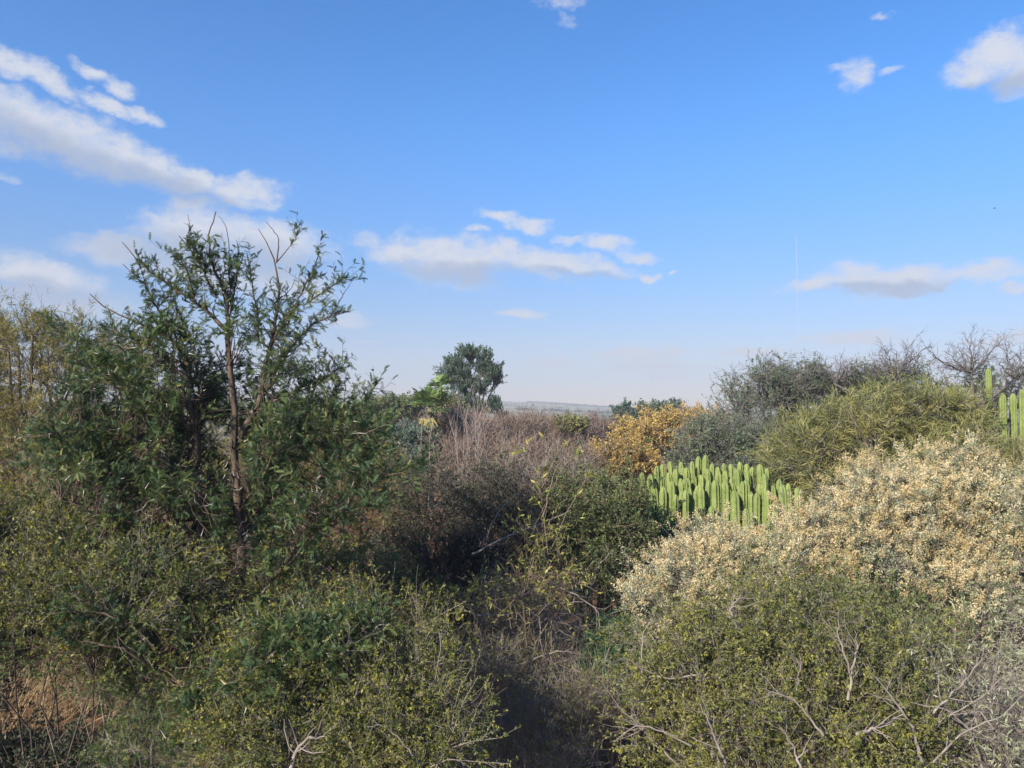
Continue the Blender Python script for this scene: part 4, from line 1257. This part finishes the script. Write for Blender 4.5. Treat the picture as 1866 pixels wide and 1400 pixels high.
def bare_top(label, fans, seed, Y=25.5, basepx=1640):
    """bare angular branches that stand out against the sky above a thorn tree crown"""
    r = np.random.default_rng(seed)
    bx = at(basepx, 745, Y)
    bp = np.array([bx[0], Y, land(bx[0], Y)])
    root = empty('bare_tree', bp, label, 'tree')
    g = Geo(); tw = Geo()
    trunk_top = at(basepx, 745, Y)
    P = np.array([bp + (trunk_top - bp) * t for t in np.linspace(0, 1, 8)]); P[:, 0] += r.normal(size=8) * .05
    g.add(*tubes(P[None], np.linspace(.13, .09, 8)[None], 8))
    for (x0, y0, tips) in fans:
        o = at(x0, y0, Y)
        t = np.linspace(0, 1, 8)[:, None]
        mid = np.array([(trunk_top[0] + o[0]) / 2, Y, (trunk_top[2] + o[2]) / 2 - .1])
        P = trunk_top * (1 - t) ** 2 + 2 * mid * t * (1 - t) + o * t ** 2
        g.add(*tubes(P[None], np.linspace(.07, .04, 8)[None], 6))
        for (tx, ty) in tips:
            e = at(tx, ty, Y + r.normal() * .6)
            L = np.linalg.norm(e - o)
            k = 9
            t = np.linspace(0, 1, k)[:, None]
            m_ = (o + e) / 2 + r.normal(size=3) * L * .06
            P = o * (1 - t) ** 2 + 2 * m_ * t * (1 - t) + e * t ** 2
            P[1:-1] += r.normal(size=(k - 2, 3)) * L * .018
            R = np.linspace(.024, .008, k)
            g.add(*tubes(P[None], R[None], 5))
            P2, R2 = spawn(P[None], R[None], 13, r, .1, 1, (30, 60), (.15, .75), 5, .28, .05, .55, .007)
            tw.add(*tubes(P2, R2, 4))
            P3, R3 = spawn(P2, R2, 40, r, .2, 1, (30, 70), (.10, .38), 4, .3, .03, .7, .006)
            tw.add(*tubes(P3, R3, 3))
    g.obj('trunk', M['thornbark'], root, True)
    tw.obj('twigs', M['thornbark'], root, False, 'stuff')
    return root


bare_top('bare forked tree top rising behind the centre of the willowy shrub',
         [(1632, 690, [(1612, 635), (1608, 650), (1635, 640), (1665, 648), (1690, 632), (1580, 662), (1600, 645), (1655, 632), (1570, 680), (1675, 650)]),
          (1520, 700, [(1505, 668), (1530, 655), (1540, 672), (1555, 678)])], 81, 25.5, 1630)
bare_top('bare spreading tree top beside the tall cactus columns',
         [(1770, 680, [(1745, 630), (1763, 620), (1790, 622), (1826, 618), (1735, 655), (1700, 650), (1720, 640), (1800, 645), (1690, 637), (1775, 625)]),
          (1850, 690, [(1830, 640), (1860, 640), (1885, 630), (1834, 634), (1822, 660)])], 82, 25.5, 1775)

# mid distance bare shrubs
violets = [
    (860, 38, [(850, 790, 60, 35, 38, 2), (800, 800, 45, 40, 38, 1.6)], 'bare violet brown shrub below the palm trees'),
    (960, 42, [(960, 785, 50, 24, 42, 2), (930, 800, 50, 30, 41, 2)], 'bare violet brown shrub right of the tall pale stems'),
    (1030, 46, [(1020, 795, 45, 28, 46, 2), (1060, 805, 35, 26, 45, 1.6)], 'bare violet brown shrub left of the yellow trees'),
    (1090, 62, [(1085, 785, 40, 20, 62, 2)], 'distant bare violet shrub below the grey green trees'),
    (900, 30, [(890, 845, 70, 40, 30, 2), (830, 850, 60, 40, 30, 1.6)], 'bare brown shrub at the foot of the tall pale stems'),
    (1000, 28, [(980, 850, 70, 40, 28, 1.8), (1040, 860, 50, 35, 28, 1.4)], 'bare greyish brown shrub behind the yellow leaved sapling'),
]
for k, (bx_, Y_, lob, lab) in enumerate(violets):
    plant('bare_shrub', lab, 'shrub', (bx_, Y_), lob, 90 + k, 'dia', M['bareorange'], M['dryviolet'], n1=220, n2=2100, n3=3900, nleaf=900, size=(.08, .14), tm=DIA,
          L2=(.4, .9), L3=(.25, .55), r0=.05, rtw=.0098 * Y_ / 40, back=.3, lift2=.12, curl=.16, ang=(15, 45), group='bare shrubs in the middle distance', L2up=.3)
plant('green_bush', 'small yellow green bush among the bare violet shrubs', 'shrub', (1040, 44), [(1038, 772, 22, 12, 44, .8), (1055, 778, 15, 10, 44, .6)],
      98, 'dia', M['olive'], M['brownbark'], n1=60, n2=500, nleaf=2600, size=(.10, .18), tm=DIA, L2=(.3, .5), r0=.05, rtw=.008)

# tall pale stems
def pale_stems():
    r = np.random.default_rng(101)
    Y = 21.0
    bx = at(850, 745, Y)
    bp = np.array([bx[0], Y, land(bx[0], Y)])
    root = empty('pale_stemmed_shrub', bp, 'spray of tall thin pale leafless stems in front of the dark evergreen tree', 'shrub')
    g = Geo(); tw = Geo()
    n = 17
    K = 9
    x0 = r.uniform(815, 900, n); tips = x0 + (x0 - 855) * .75 + r.normal(size=n) * 26
    ty = 694 + np.abs(tips - 862) * .6 + np.abs(r.normal(size=n)) * 45
    P = np.empty((n, K, 3))
    for i in range(n):
        a = at(x0[i], 960 + r.uniform(-20, 40), Y + r.normal() * .4); b = at(tips[i], ty[i], Y + r.normal() * .6)
        a2 = bp + (a - bp) * np.array([.6, .6, 0])
        t = np.linspace(0, 1, K)[:, None]
        P[i] = a2 * (1 - t) ** 2 + 2 * a * t * (1 - t) + b * t ** 2
        P[i, 1:] += r.normal(size=(K - 1, 3)) * .03
    R = taper(np.full(n, .0095), K, .3)
    g.add(*tubes(P, R, 5))
    P2, R2 = spawn(P, R, 130, r, .35, .95, (12, 34), (.3, 1.1), 5, .07, .10, .6, .005)
    g.add(*tubes(P2, R2, 4))
    P3, R3 = spawn(P2, R2, 380, r, .2, .95, (15, 40), (.15, .5), 4, .1, .08, .7, .004)
    g.add(*tubes(P3, R3, 3))
    g.obj('stems', M['paletwig'], root, False, 'stuff')
    # two lone wands farther left
    for px, lab in ((765, 'lone pale wand standing left of the palm trunk'), (782, 'lone pale wand standing below the palm crown')):
        w = Geo()
        b0 = at(px, 745, 18); b0[2] = land(b0[0], 18)
        e = at(px + 3, 770, 18)
        t = np.linspace(0, 1, 10)[:, None]
        Pw = b0 * (1 - t) + e * t; Pw[:, 0] += r.normal(size=10) * .03; Pw[:, 1] += r.normal(size=10) * .03
        w.add(*tubes(Pw[None], np.linspace(.014, .006, 10)[None], 6))
        V0 = b0.copy()
        root2 = empty('bare_plant', V0, lab, 'plant')
        w.obj('stem', M['paletwig'], root2, True)


pale_stems()

# evergreen tree
def evergreen():
    r = np.random.default_rng(111)
    Y = 50.0
    bx = at(868, 745, Y)
    bp = np.array([bx[0], Y, land(bx[0], Y)])
    root = empty('evergreen_tree', bp, 'dark evergreen tree with upswept tufts standing alone in the centre', 'tree')
    lobes = [(855, 652, 22, 22, Y, .9), (878, 662, 22, 24, Y, .9), (832, 668, 20, 18, Y, .9), (815, 682, 17, 20, Y, .8), (845, 690, 32, 22, Y, 1.1), (890, 676, 22, 22, Y, .9),
             (900, 692, 20, 16, Y, .8), (875, 705, 30, 16, Y, 1), (842, 715, 20, 20, Y, .9), (905, 745, 16, 16, Y, .8), (885, 738, 20, 18, Y, .8), (860, 745, 22, 18, Y, .9),
             (850, 730, 18, 16, Y, .8), (915, 760, 12, 10, Y, .6)]
    tops = np.array([at(l[0], l[1] + 8, Y + r.normal() * .3) for l in lobes])
    s = bp.copy()
    fork = at(868, 735, Y)
    g = Geo()
    P = np.array([s + (fork - s) * t for t in np.linspace(0, 1, 7)]); P[1:-1, 0] += r.normal(size=5) * .04
    g.add(*tubes(P[None], np.linspace(.24, .17, 7)[None], 9))
    PL = []
    for tp in tops:
        t = np.linspace(0, 1, 7)[:, None]
        st = fork + (s - fork) * r.uniform(0, .25)
        mid = (st + tp) / 2 + np.array([(tp[0] - st[0]) * .15, 0, -.15])
        PL.append(st * (1 - t) ** 2 + 2 * mid * t * (1 - t) + tp * t ** 2)
    PL = np.array(PL); RL = taper(np.full(len(PL), .10), 7, .35)
    g.add(*tubes(PL, RL, 6))
    T = lobe_targets(lobes, 420, r, .5, (.35, 1.0))
    P1, R1 = reach(PL, RL, T, r, rf=.4, rmin=.012)
    g.add(*tubes(P1, R1, 4))
    g.obj('trunk', M['brownbark'], root, True, 'stuff')
    # tufts: small upswept cones of needles
    fg = Geo()
    P2, R2 = spawn(P1, R1, 2600, r, .35, 1, (15, 45), (.25, .6), 3, .1, .35, .5, .01)
    n = 42000
    pos, tan, i, t = sample_on(P2, n, r, 0, 1.0)
    wdt = (.10 * (1 - t) + .015)
    pos = pos + rand_dir(n, r) * wdt[:, None]
    D = norm(tan + rand_dir(n, r) * .5 + np.array([0, 0, .5]))
    val = .6 * r.uniform(0, 1, len(P2))[i] + .4 * r.uniform(0, 1, n)
    place(fg, tmpl_diamond(.42, .05), pos, D, r.uniform(.08, .15, n), r, .4, val)
    fg.obj('crown', M['conifer'], root, False, 'stuff')


evergreen()


# palms
def palm(px, py, Y, label, s=1.0, seed=1):
    r = np.random.default_rng(seed)
    c = at(px, py, Y)
    bp = np.array([c[0], Y, land(c[0], Y)])
    root = empty('palm_tree', bp, label, 'palm tree', 'fan palms')
    g = Geo()
    H = c[2] - bp[2]
    P = np.array([bp + np.array([0, 0, H * t]) for t in np.linspace(0, 1, 20)]); P[:, 0] += np.sin(np.linspace(0, 2, 20)) * .03
    R = np.linspace(.19, .13, 20) * s + (np.arange(20) % 2) * .015
    g.add(*tubes(P[None], R[None], 10))
    g.obj('trunk', M['brownbark'], root, True)
    # fan fronds
    N = 30
    for k in range(N):
        dry = k >= 24
        elv = r.uniform(-5, 78) if not dry else r.uniform(-80, -55)
        az_ = k * 2.399 + r.normal() * .2
        e = rad(elv)
        D = np.array([math.cos(e) * math.cos(az_), math.cos(e) * math.sin(az_), math.sin(e)])
        pet = r.uniform(.45, .75) * s
        fg = Geo()
        # petiole
        tip = c + D * pet + np.array([0, 0, -.08])
        fg.add(*tubes(np.array([[c, (c + tip) / 2 + np.array([0, 0, .04]), tip]]), np.array([[.02, .016, .012]]), 4), None)
        side = norm(np.cross(D, [0, 0, 1.])); nrm = np.cross(side, D)
        nb = 15
        for q in range(nb):
            a = (q / (nb - 1) - .5) * rad(190)
            dv = norm(D * math.cos(a) + side * math.sin(a) + nrm * r.normal() * .06)
            L = r.uniform(.5, .68) * s * (1 - .25 * abs(q / (nb - 1) - .5))
            wv = norm(np.cross(dv, nrm)) * .052 * s
            p0 = tip; p1 = tip + dv * L * .6; p2 = tip + dv * L * .95 + np.array([0, 0, -.10 - (.12 if dry else 0)]) * s
            V = np.array([p0 - wv * .2, p0 + wv * .2, p1 - wv, p1 + wv, p2 - wv * .15, p2 + wv * .15])
            fg.add(V, [[0, 1, 3, 2], [2, 3, 5, 4]], None, np.full(6, r.uniform(0, 1)))
        fg.obj('frond', M['palmdry'] if dry else M['palmgreen'], root)


palm(784, 742, 36, 'larger fan palm with yellow drooping lower fronds left of the evergreen tree', 1.05, 121)
palm(802, 706, 40, 'smaller fan palm head tucked against the left side of the evergreen tree', .8, 122)

# far rounded trees
plant('green_tree', 'dense grey green rounded tree left of the palms', 'tree', (715, 60), [(700, 748, 40, 24, 60, 2.5), (740, 742, 32, 22, 60, 2.2), (670, 760, 30, 20, 60, 2)],
      131, 'dia', M['finegreen'], M['brownbark'], n1=200, n2=1800, nleaf=16000, size=(.15, .26), tm=DIA, L2=(.4, .8), r0=.12, rtw=.012)
plant('green_tree', 'small olive green tree between the palms and the evergreen tree', 'tree', (818, 48), [(815, 738, 22, 14, 48, 1.2), (800, 750, 25, 14, 48, 1.2), (830, 752, 18, 14, 48, 1)],
      132, 'dia', M['finegreen'], M['brownbark'], n1=100, n2=800, nleaf=7000, size=(.12, .2), tm=DIA, L2=(.3, .6), r0=.10, rtw=.01)
plant('grey_tree', 'grey green rounded tree just left of the yellow trees on the skyline', 'tree', (1140, 72), [(1135, 752, 14, 14, 72, 1.5), (1150, 770, 25, 20, 72, 2), (1128, 775, 18, 18, 72, 1.6), (1170, 748, 14, 10, 72, 1.2)],
      133, 'dia', M['conifer'], M['brownbark'], n1=140, n2=1200, nleaf=10000, size=(.16, .28), tm=DIA, L2=(.4, .9), r0=.14, rtw=.014)
plant('grey_tree', 'small grey green tree peeping over the top of the orange yellow tree', 'tree', (1220, 80), [(1225, 742, 14, 8, 80, 1.4), (1200, 745, 14, 8, 80, 1.4), (1215, 756, 30, 12, 80, 1.8)],
      134, 'dia', M['conifer'], M['brownbark'], n1=80, n2=700, nleaf=6000, size=(.18, .3), tm=DIA, L2=(.4, .8), r0=.14, rtw=.014)
plant('green_tree', 'broad grey green tree on the horizon behind the thorn tree', 'tree', (600, 70), [(600, 760, 60, 20, 70, 3), (520, 755, 60, 24, 70, 3), (430, 755, 60, 26, 70, 3)],
      135, 'dia', M['finegreen'], M['brownbark'], n1=200, n2=1700, nleaf=13000, size=(.18, .3), tm=DIA, L2=(.4, .9), r0=.14, rtw=.014)
plant('green_tree', 'dark green tree filling the gap below the palms', 'tree', (720, 34), [(700, 800, 60, 30, 34, 2), (760, 810, 40, 30, 34, 1.6), (660, 830, 50, 30, 33, 1.6), (740, 850, 60, 30, 30, 1.6)],
      136, 'dia', M['conifer'], M['brownbark'], n1=200, n2=1700, nleaf=15000, size=(.10, .18), tm=DIA, L2=(.3, .7), r0=.10, rtw=.009)


# ------------------------------------------------------------------ sapling with long yellow green leaves: every leaf is a part
def sapling():
    r = np.random.default_rng(141)
    Y = 8.2
    bx = at(1000, 745, Y)
    bp = np.array([bx[0], Y, land(bx[0], Y)])
    root = empty('sapling', bp, 'thin sapling with long yellow green leaves in the centre before the bare shrubs', 'sapling')
    paths = [([(1005, 1100), (998, 980), (985, 900), (982, 850), (955, 815), (938, 808)], .011), ([(985, 900), (1005, 850), (1020, 815), (1018, 795)], .006),
             ([(990, 940), (1010, 860), (1040, 815), (1060, 815)], .005), ([(982, 850), (975, 830), (1000, 800)], .005), ([(1000, 1010), (1030, 940), (1065, 880), (1085, 850)], .005)]
    g = Geo(); Ps = []
    for j, (pts, rr) in enumerate(paths):
        W = np.array([at(p[0], p[1], Y + (0 if j < 2 else r.normal() * .08)) for p in pts])
        if j == 0: W = np.concatenate([[bp], W])
        d = np.concatenate([[0], np.cumsum(np.linalg.norm(np.diff(W, axis=0), axis=1))]); d /= d[-1]
        t = np.linspace(0, 1, 14)
        P = np.stack([np.interp(t, d, W[:, c]) for c in range(3)], 1); P[1:-1] += r.normal(size=(12, 3)) * .006
        g.add(*tubes(P[None], np.linspace(rr, .002, 14)[None], 6)); Ps.append(P[7:] if j == 0 else P[4:])
    P2, R2 = spawn(np.array([np.stack([np.interp(np.linspace(0, 1, 7), np.linspace(0, 1, len(p)), p[:, c]) for c in range(3)], 1) for p in Ps]), np.full((len(Ps), 7), .004), 26, r, .1, 1, (30, 60), (.08, .22), 4, .15, .1, .6, .0016)
    g.add(*tubes(P2, R2, 4))
    g.obj('stem', M['brownbark'], root, True, 'stuff')
    lm = Geo(); lm.add(*tmpl_long(.30, .30)[:2], None, .5)
    meshes = []
    for v in (.15, .4, .65, .9):
        q = Geo(); q.add(tmpl_long(.30, .30)[0], tmpl_long(.30, .30)[1], None, v); meshes.append(q.mesh('leaf', M['saplingleaf'], (0, 0, 0), True))
    pos, tan, i, t = sample_on(P2, 130, r, .1, 1)
    for p, tn in zip(pos, tan):
        o = bpy.data.objects.new('leaf', meshes[r.integers(4)]); COL.objects.link(o); o.parent = root
        x = norm(tn + rand_dir(1, r)[0] * .8 + np.array([0, 0, -.2])); z = rand_dir(1, r)[0] + np.array([0, 0, 1.]); z = norm(z - x * (z @ x)); y = np.cross(z, x)
        s = r.uniform(.055, .085)
        o.matrix_local = Matrix(((x[0] * s, y[0] * s, z[0] * s, p[0] - bp[0]), (x[1] * s, y[1] * s, z[1] * s, p[1] - bp[1]), (x[2] * s, y[2] * s, z[2] * s, p[2] - bp[2]), (0, 0, 0, 1)))


sapling()

plant('yellow_leaved_bush', 'sprawling bush with yellowing leaves and orange dead leaves under the sapling', 'shrub', (960, 8.0),
      [(960, 1070, 80, 30, 8.0, .4), (1000, 1050, 60, 30, 8.1, .4), (900, 1075, 50, 25, 8.0, .3), (990, 985, 50, 35, 8.3, .3)],
      142, 'long', M['saplingleaf'], M['brownbark'], n1=90, n2=420, nleaf=1500, size=(.035, .06), tm=tmpl_long(.3, .3), L2=(.15, .4), r0=.010, lobe_limbs=1, rtw=.002, back=.4)


# ------------------------------------------------------------------ dry grass, litter, understory
def dry_grass():
    r = np.random.default_rng(151)
    g = Geo()
    n = 430
    cpx = r.uniform(-50, 225, 26); cY = r.uniform(9.6, 12.0, 26); q = r.integers(26, size=n)
    px = cpx[q] + r.normal(size=n) * 6; Y = cY[q] + r.normal(size=n) * .05
    x = (px - 933) / F * Y
    S = np.stack([x, Y, land(x, Y)], 1)
    D = norm(np.stack([r.normal(size=n) * .3 + .35, r.normal(size=n) * .25, np.full(n, 1.)], 1))
    P = make_poly(S, D, r.uniform(.7, 1.5, n), 6, r, .07, -.10)
    P[:, :, 0] += (np.linspace(0, 1, 6) ** 2 * .25)[None]
    g.add(*tubes(P, taper(np.full(n, .0055), 6, .3), 3), None, np.repeat(r.uniform(0, 1, n), 18))
    o = g.obj('dry_grass', M['drygrass'], None, False, 'stuff')
    o['label'] = 'orange brown dry grass in the bottom left corner'
    g = Geo()
    n = 22000
    Y = r.uniform(7, 20, n) ** 1.0; px = r.uniform(-200, 2050, n)
    x = (px - 933) / F * Y
    pos = np.stack([x, Y, land(x, Y) + .012], 1)
    place(g, DIA, pos, norm(rand_dir(n, r) * np.array([1, 1, .25])), r.uniform(.03, .06, n), r, 2.0)
    o = g.obj('leaf_litter', M['litter'], None, False, 'stuff')
    o['label'] = 'reddish brown leaf litter on the shaded soil'


dry_grass()

plant('twiggy_shrub', 'sparse twiggy shrub with few olive leaves filling the dark gap at the bottom centre', 'shrub', (980, 7.4),
      [(960, 1320, 90, 60, 7.4, .5), (1060, 1290, 60, 55, 7.5, .4), (890, 1370, 70, 40, 7.2, .4), (1010, 1390, 90, 30, 7.0, .4), (900, 1240, 60, 50, 7.8, .4)],
      158, 'dia', M['smallleaf_y'], M['brownbark'], n1=200, n2=1500, n3=2600, nleaf=7000, size=(.018, .032), tm=DIA, L2=(.2, .5), L3=(.08, .2), r0=.010, nshoot=50, shootL=(.3, .7), rtw=.0018,
      back=.3, curl=.3, lobe_limbs=1, twigmat=M['greybark'])
fillers = [
    (500, 6.8, [(420, 1140, 80, 50, 6.5, .4), (540, 1110, 80, 50, 6.6, .4), (660, 1110, 70, 45, 6.7, .4), (350, 1200, 80, 55, 6.3, .4), (750, 1130, 50, 50, 6.7, .3), (480, 1190, 70, 50, 6.3, .3), (600, 1060, 60, 35, 6.9, .3)], 'smallleaf_y', 'loose yellow green shrub woven through the lowest limbs of the thorn tree'),
    (140, 6.6, [(90, 1150, 110, 35, 6.6, .4), (200, 1200, 80, 40, 6.5, .4), (20, 1130, 70, 50, 6.7, .4)], 'acacia', 'low green thorny shrub above the dry grass at the left'),
    (460, 10.8, [(440, 900, 110, 80, 10.8, .9), (480, 1000, 110, 80, 10.6, .9), (380, 980, 90, 90, 10.8, .9), (560, 1010, 80, 60, 10.5, .8)], 'smallleaf', 'olive shrub seen between the two main stems of the thorn tree'),
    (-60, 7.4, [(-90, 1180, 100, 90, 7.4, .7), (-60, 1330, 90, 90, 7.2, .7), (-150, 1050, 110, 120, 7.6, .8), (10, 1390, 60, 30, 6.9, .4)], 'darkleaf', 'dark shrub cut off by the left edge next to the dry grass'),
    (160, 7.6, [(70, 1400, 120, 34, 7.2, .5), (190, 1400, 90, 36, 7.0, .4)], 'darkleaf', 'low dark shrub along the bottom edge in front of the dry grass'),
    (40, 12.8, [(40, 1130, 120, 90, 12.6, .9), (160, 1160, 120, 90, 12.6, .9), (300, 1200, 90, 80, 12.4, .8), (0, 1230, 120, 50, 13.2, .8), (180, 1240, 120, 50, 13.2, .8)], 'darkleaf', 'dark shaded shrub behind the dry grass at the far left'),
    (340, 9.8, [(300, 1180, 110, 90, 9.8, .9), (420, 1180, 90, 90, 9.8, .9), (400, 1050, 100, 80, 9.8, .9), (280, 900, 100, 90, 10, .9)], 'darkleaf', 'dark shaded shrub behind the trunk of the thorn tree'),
    (620, 9.0, [(560, 1060, 90, 70, 9.2, .8), (660, 1080, 90, 80, 9.0, .8), (760, 1140, 80, 80, 8.8, .8)], 'smallleaf_y', 'half shaded small leaved shrub behind the bottom shrub'),
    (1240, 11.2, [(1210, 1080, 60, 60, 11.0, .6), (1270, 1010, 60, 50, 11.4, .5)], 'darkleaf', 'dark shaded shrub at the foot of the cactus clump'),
    (1660, 11.5, [(1640, 1000, 150, 90, 11.5, 1), (1800, 1000, 120, 90, 11.5, 1), (1500, 1000, 100, 60, 11.3, .9)], 'finegreen', 'green shrub hidden behind the cream shrubs'),
    (1640, 8.2, [(1620, 1150, 110, 60, 8.2, .7), (1500, 1120, 90, 50, 8.2, .6)], 'finegreen', 'green shrub in the shade below the cream seed heads'),
]
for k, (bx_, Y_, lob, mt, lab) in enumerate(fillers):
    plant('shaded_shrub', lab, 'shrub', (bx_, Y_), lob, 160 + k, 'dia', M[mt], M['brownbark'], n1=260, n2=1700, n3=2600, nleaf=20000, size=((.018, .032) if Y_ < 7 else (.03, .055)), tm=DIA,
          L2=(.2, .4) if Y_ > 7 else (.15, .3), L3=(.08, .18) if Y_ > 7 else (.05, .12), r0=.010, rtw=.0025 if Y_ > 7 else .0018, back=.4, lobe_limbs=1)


# ------------------------------------------------------------------ radio mast
def mast():
    Y = 300.0
    b = at(1455, 745, Y); bz = land(b[0], Y)
    top = at(1467, 430, Y)
    root = empty('radio_mast', (b[0], Y, bz), 'very thin tall guyed radio mast rising above the thorn trees', 'mast')
    m, nt = new_mat('mast_paint')
    p = nt.nodes.new('ShaderNodeBsdfPrincipled'); p.inputs['Base Color'].default_value = (.36, .37, .40, 1)
    o = nt.nodes.new('ShaderNodeOutputMaterial'); nt.links.new(p.outputs[0], o.inputs[0])
    H = top[2] - bz
    g = Geo()
    w = .15
    legs = [np.array([w * math.cos(a), w * math.sin(a)]) for a in (0, 2.09, 4.19)]
    x0 = b[0]
    n = 80
    for l in legs:
        P = np.array([[x0 + l[0], Y + l[1], bz], [x0 + l[0], Y + l[1], bz + H * .5], [x0 + l[0], Y + l[1], bz + H]])
        g.add(*tubes(P[None], np.full((1, 3), .02), 4))
    segs = []
    for k in range(n):
        z0, z1 = bz + H * k / n, bz + H * (k + 1) / n
        for a in range(3):
            l0, l1 = legs[a], legs[(a + 1) % 3]
            segs.append([[x0 + l0[0], Y + l0[1], z0], [x0 + l1[0], Y + l1[1], z1]])
    g.add(*tubes(np.array(segs), np.full((len(segs), 2), .012), 3))
    g.obj('lattice_tower', m, root)
    for a in (0.3, 2.4, 4.5):
        for hh in (.45, .9):
            q = Geo()
            gx, gy = x0 + math.cos(a) * 28, Y + math.sin(a) * 28
            P = np.array([[x0, Y, bz + H * hh], [gx, gy, land(gx, gy)]])
            q.add(*tubes(P[None], np.full((1, 2), .008), 3))
            q.obj('guy_wire', m, root)


mast()

# ------------------------------------------------------------------ bird
def bird():
    Y = 60.0
    c = at(1812, 380, Y)
    root = empty('bird', c, 'tiny dark bird flying high in the blue sky on the right', 'bird')
    g = Geo()
    t = np.linspace(0, 1, 7)
    P = np.stack([(t - .5) * .20, t * 0, np.sin(t * PI) * .01], 1) + c
    g.add(*tubes(P[None], (np.sin(t * PI) * .028 + .004)[None], 8))
    for s in (1, -1):
        V = np.array([[.03, 0, 0], [-.04, 0, 0], [.02, s * .16, .05], [-.03, s * .14, .05], [-.03, s * .30, .02]]) + c
        g.add(V, [[0, 2, 3, 1]], [[2, 4, 3]])
    V = np.array([[-.09, 0, 0], [-.15, .025, 0], [-.15, -.025, 0]]) + c
    g.add(V, None, [[0, 1, 2]])
    g.obj('body', M['darkbark'], root)


bird()

# ------------------------------------------------------------------ haze
HAZE = 0.0010


def haze():
    x, y0, y1, z0, z1 = 1900, -80, 1500, -30, 82
    V = [[-x, y0, z0], [x, y0, z0], [x, y1, z0], [-x, y1, z0], [-x, y0, z1], [x, y0, z1], [x, y1, z1], [-x, y1, z1]]
    g = Geo(); g.add(V, [[3, 2, 1, 0], [4, 5, 6, 7], [0, 1, 5, 4], [1, 2, 6, 5], [2, 3, 7, 6], [3, 0, 4, 7]])
    m, nt = new_mat('haze_air')
    v = nt.nodes.new('ShaderNodeVolumePrincipled')
    v.inputs['Color'].default_value = (.54, .58, .69, 1)
    v.inputs['Density'].default_value = HAZE
    v.inputs['Anisotropy'].default_value = 0.0
    o = nt.nodes.new('ShaderNodeOutputMaterial'); nt.links.new(v.outputs[0], o.inputs['Volume'])
    ob = g.obj('haze', m, None, False, 'stuff')
    ob['label'] = 'pale blue haze in the air over the scrub'


haze()
print('TRIANGLES', TOTAL[0])
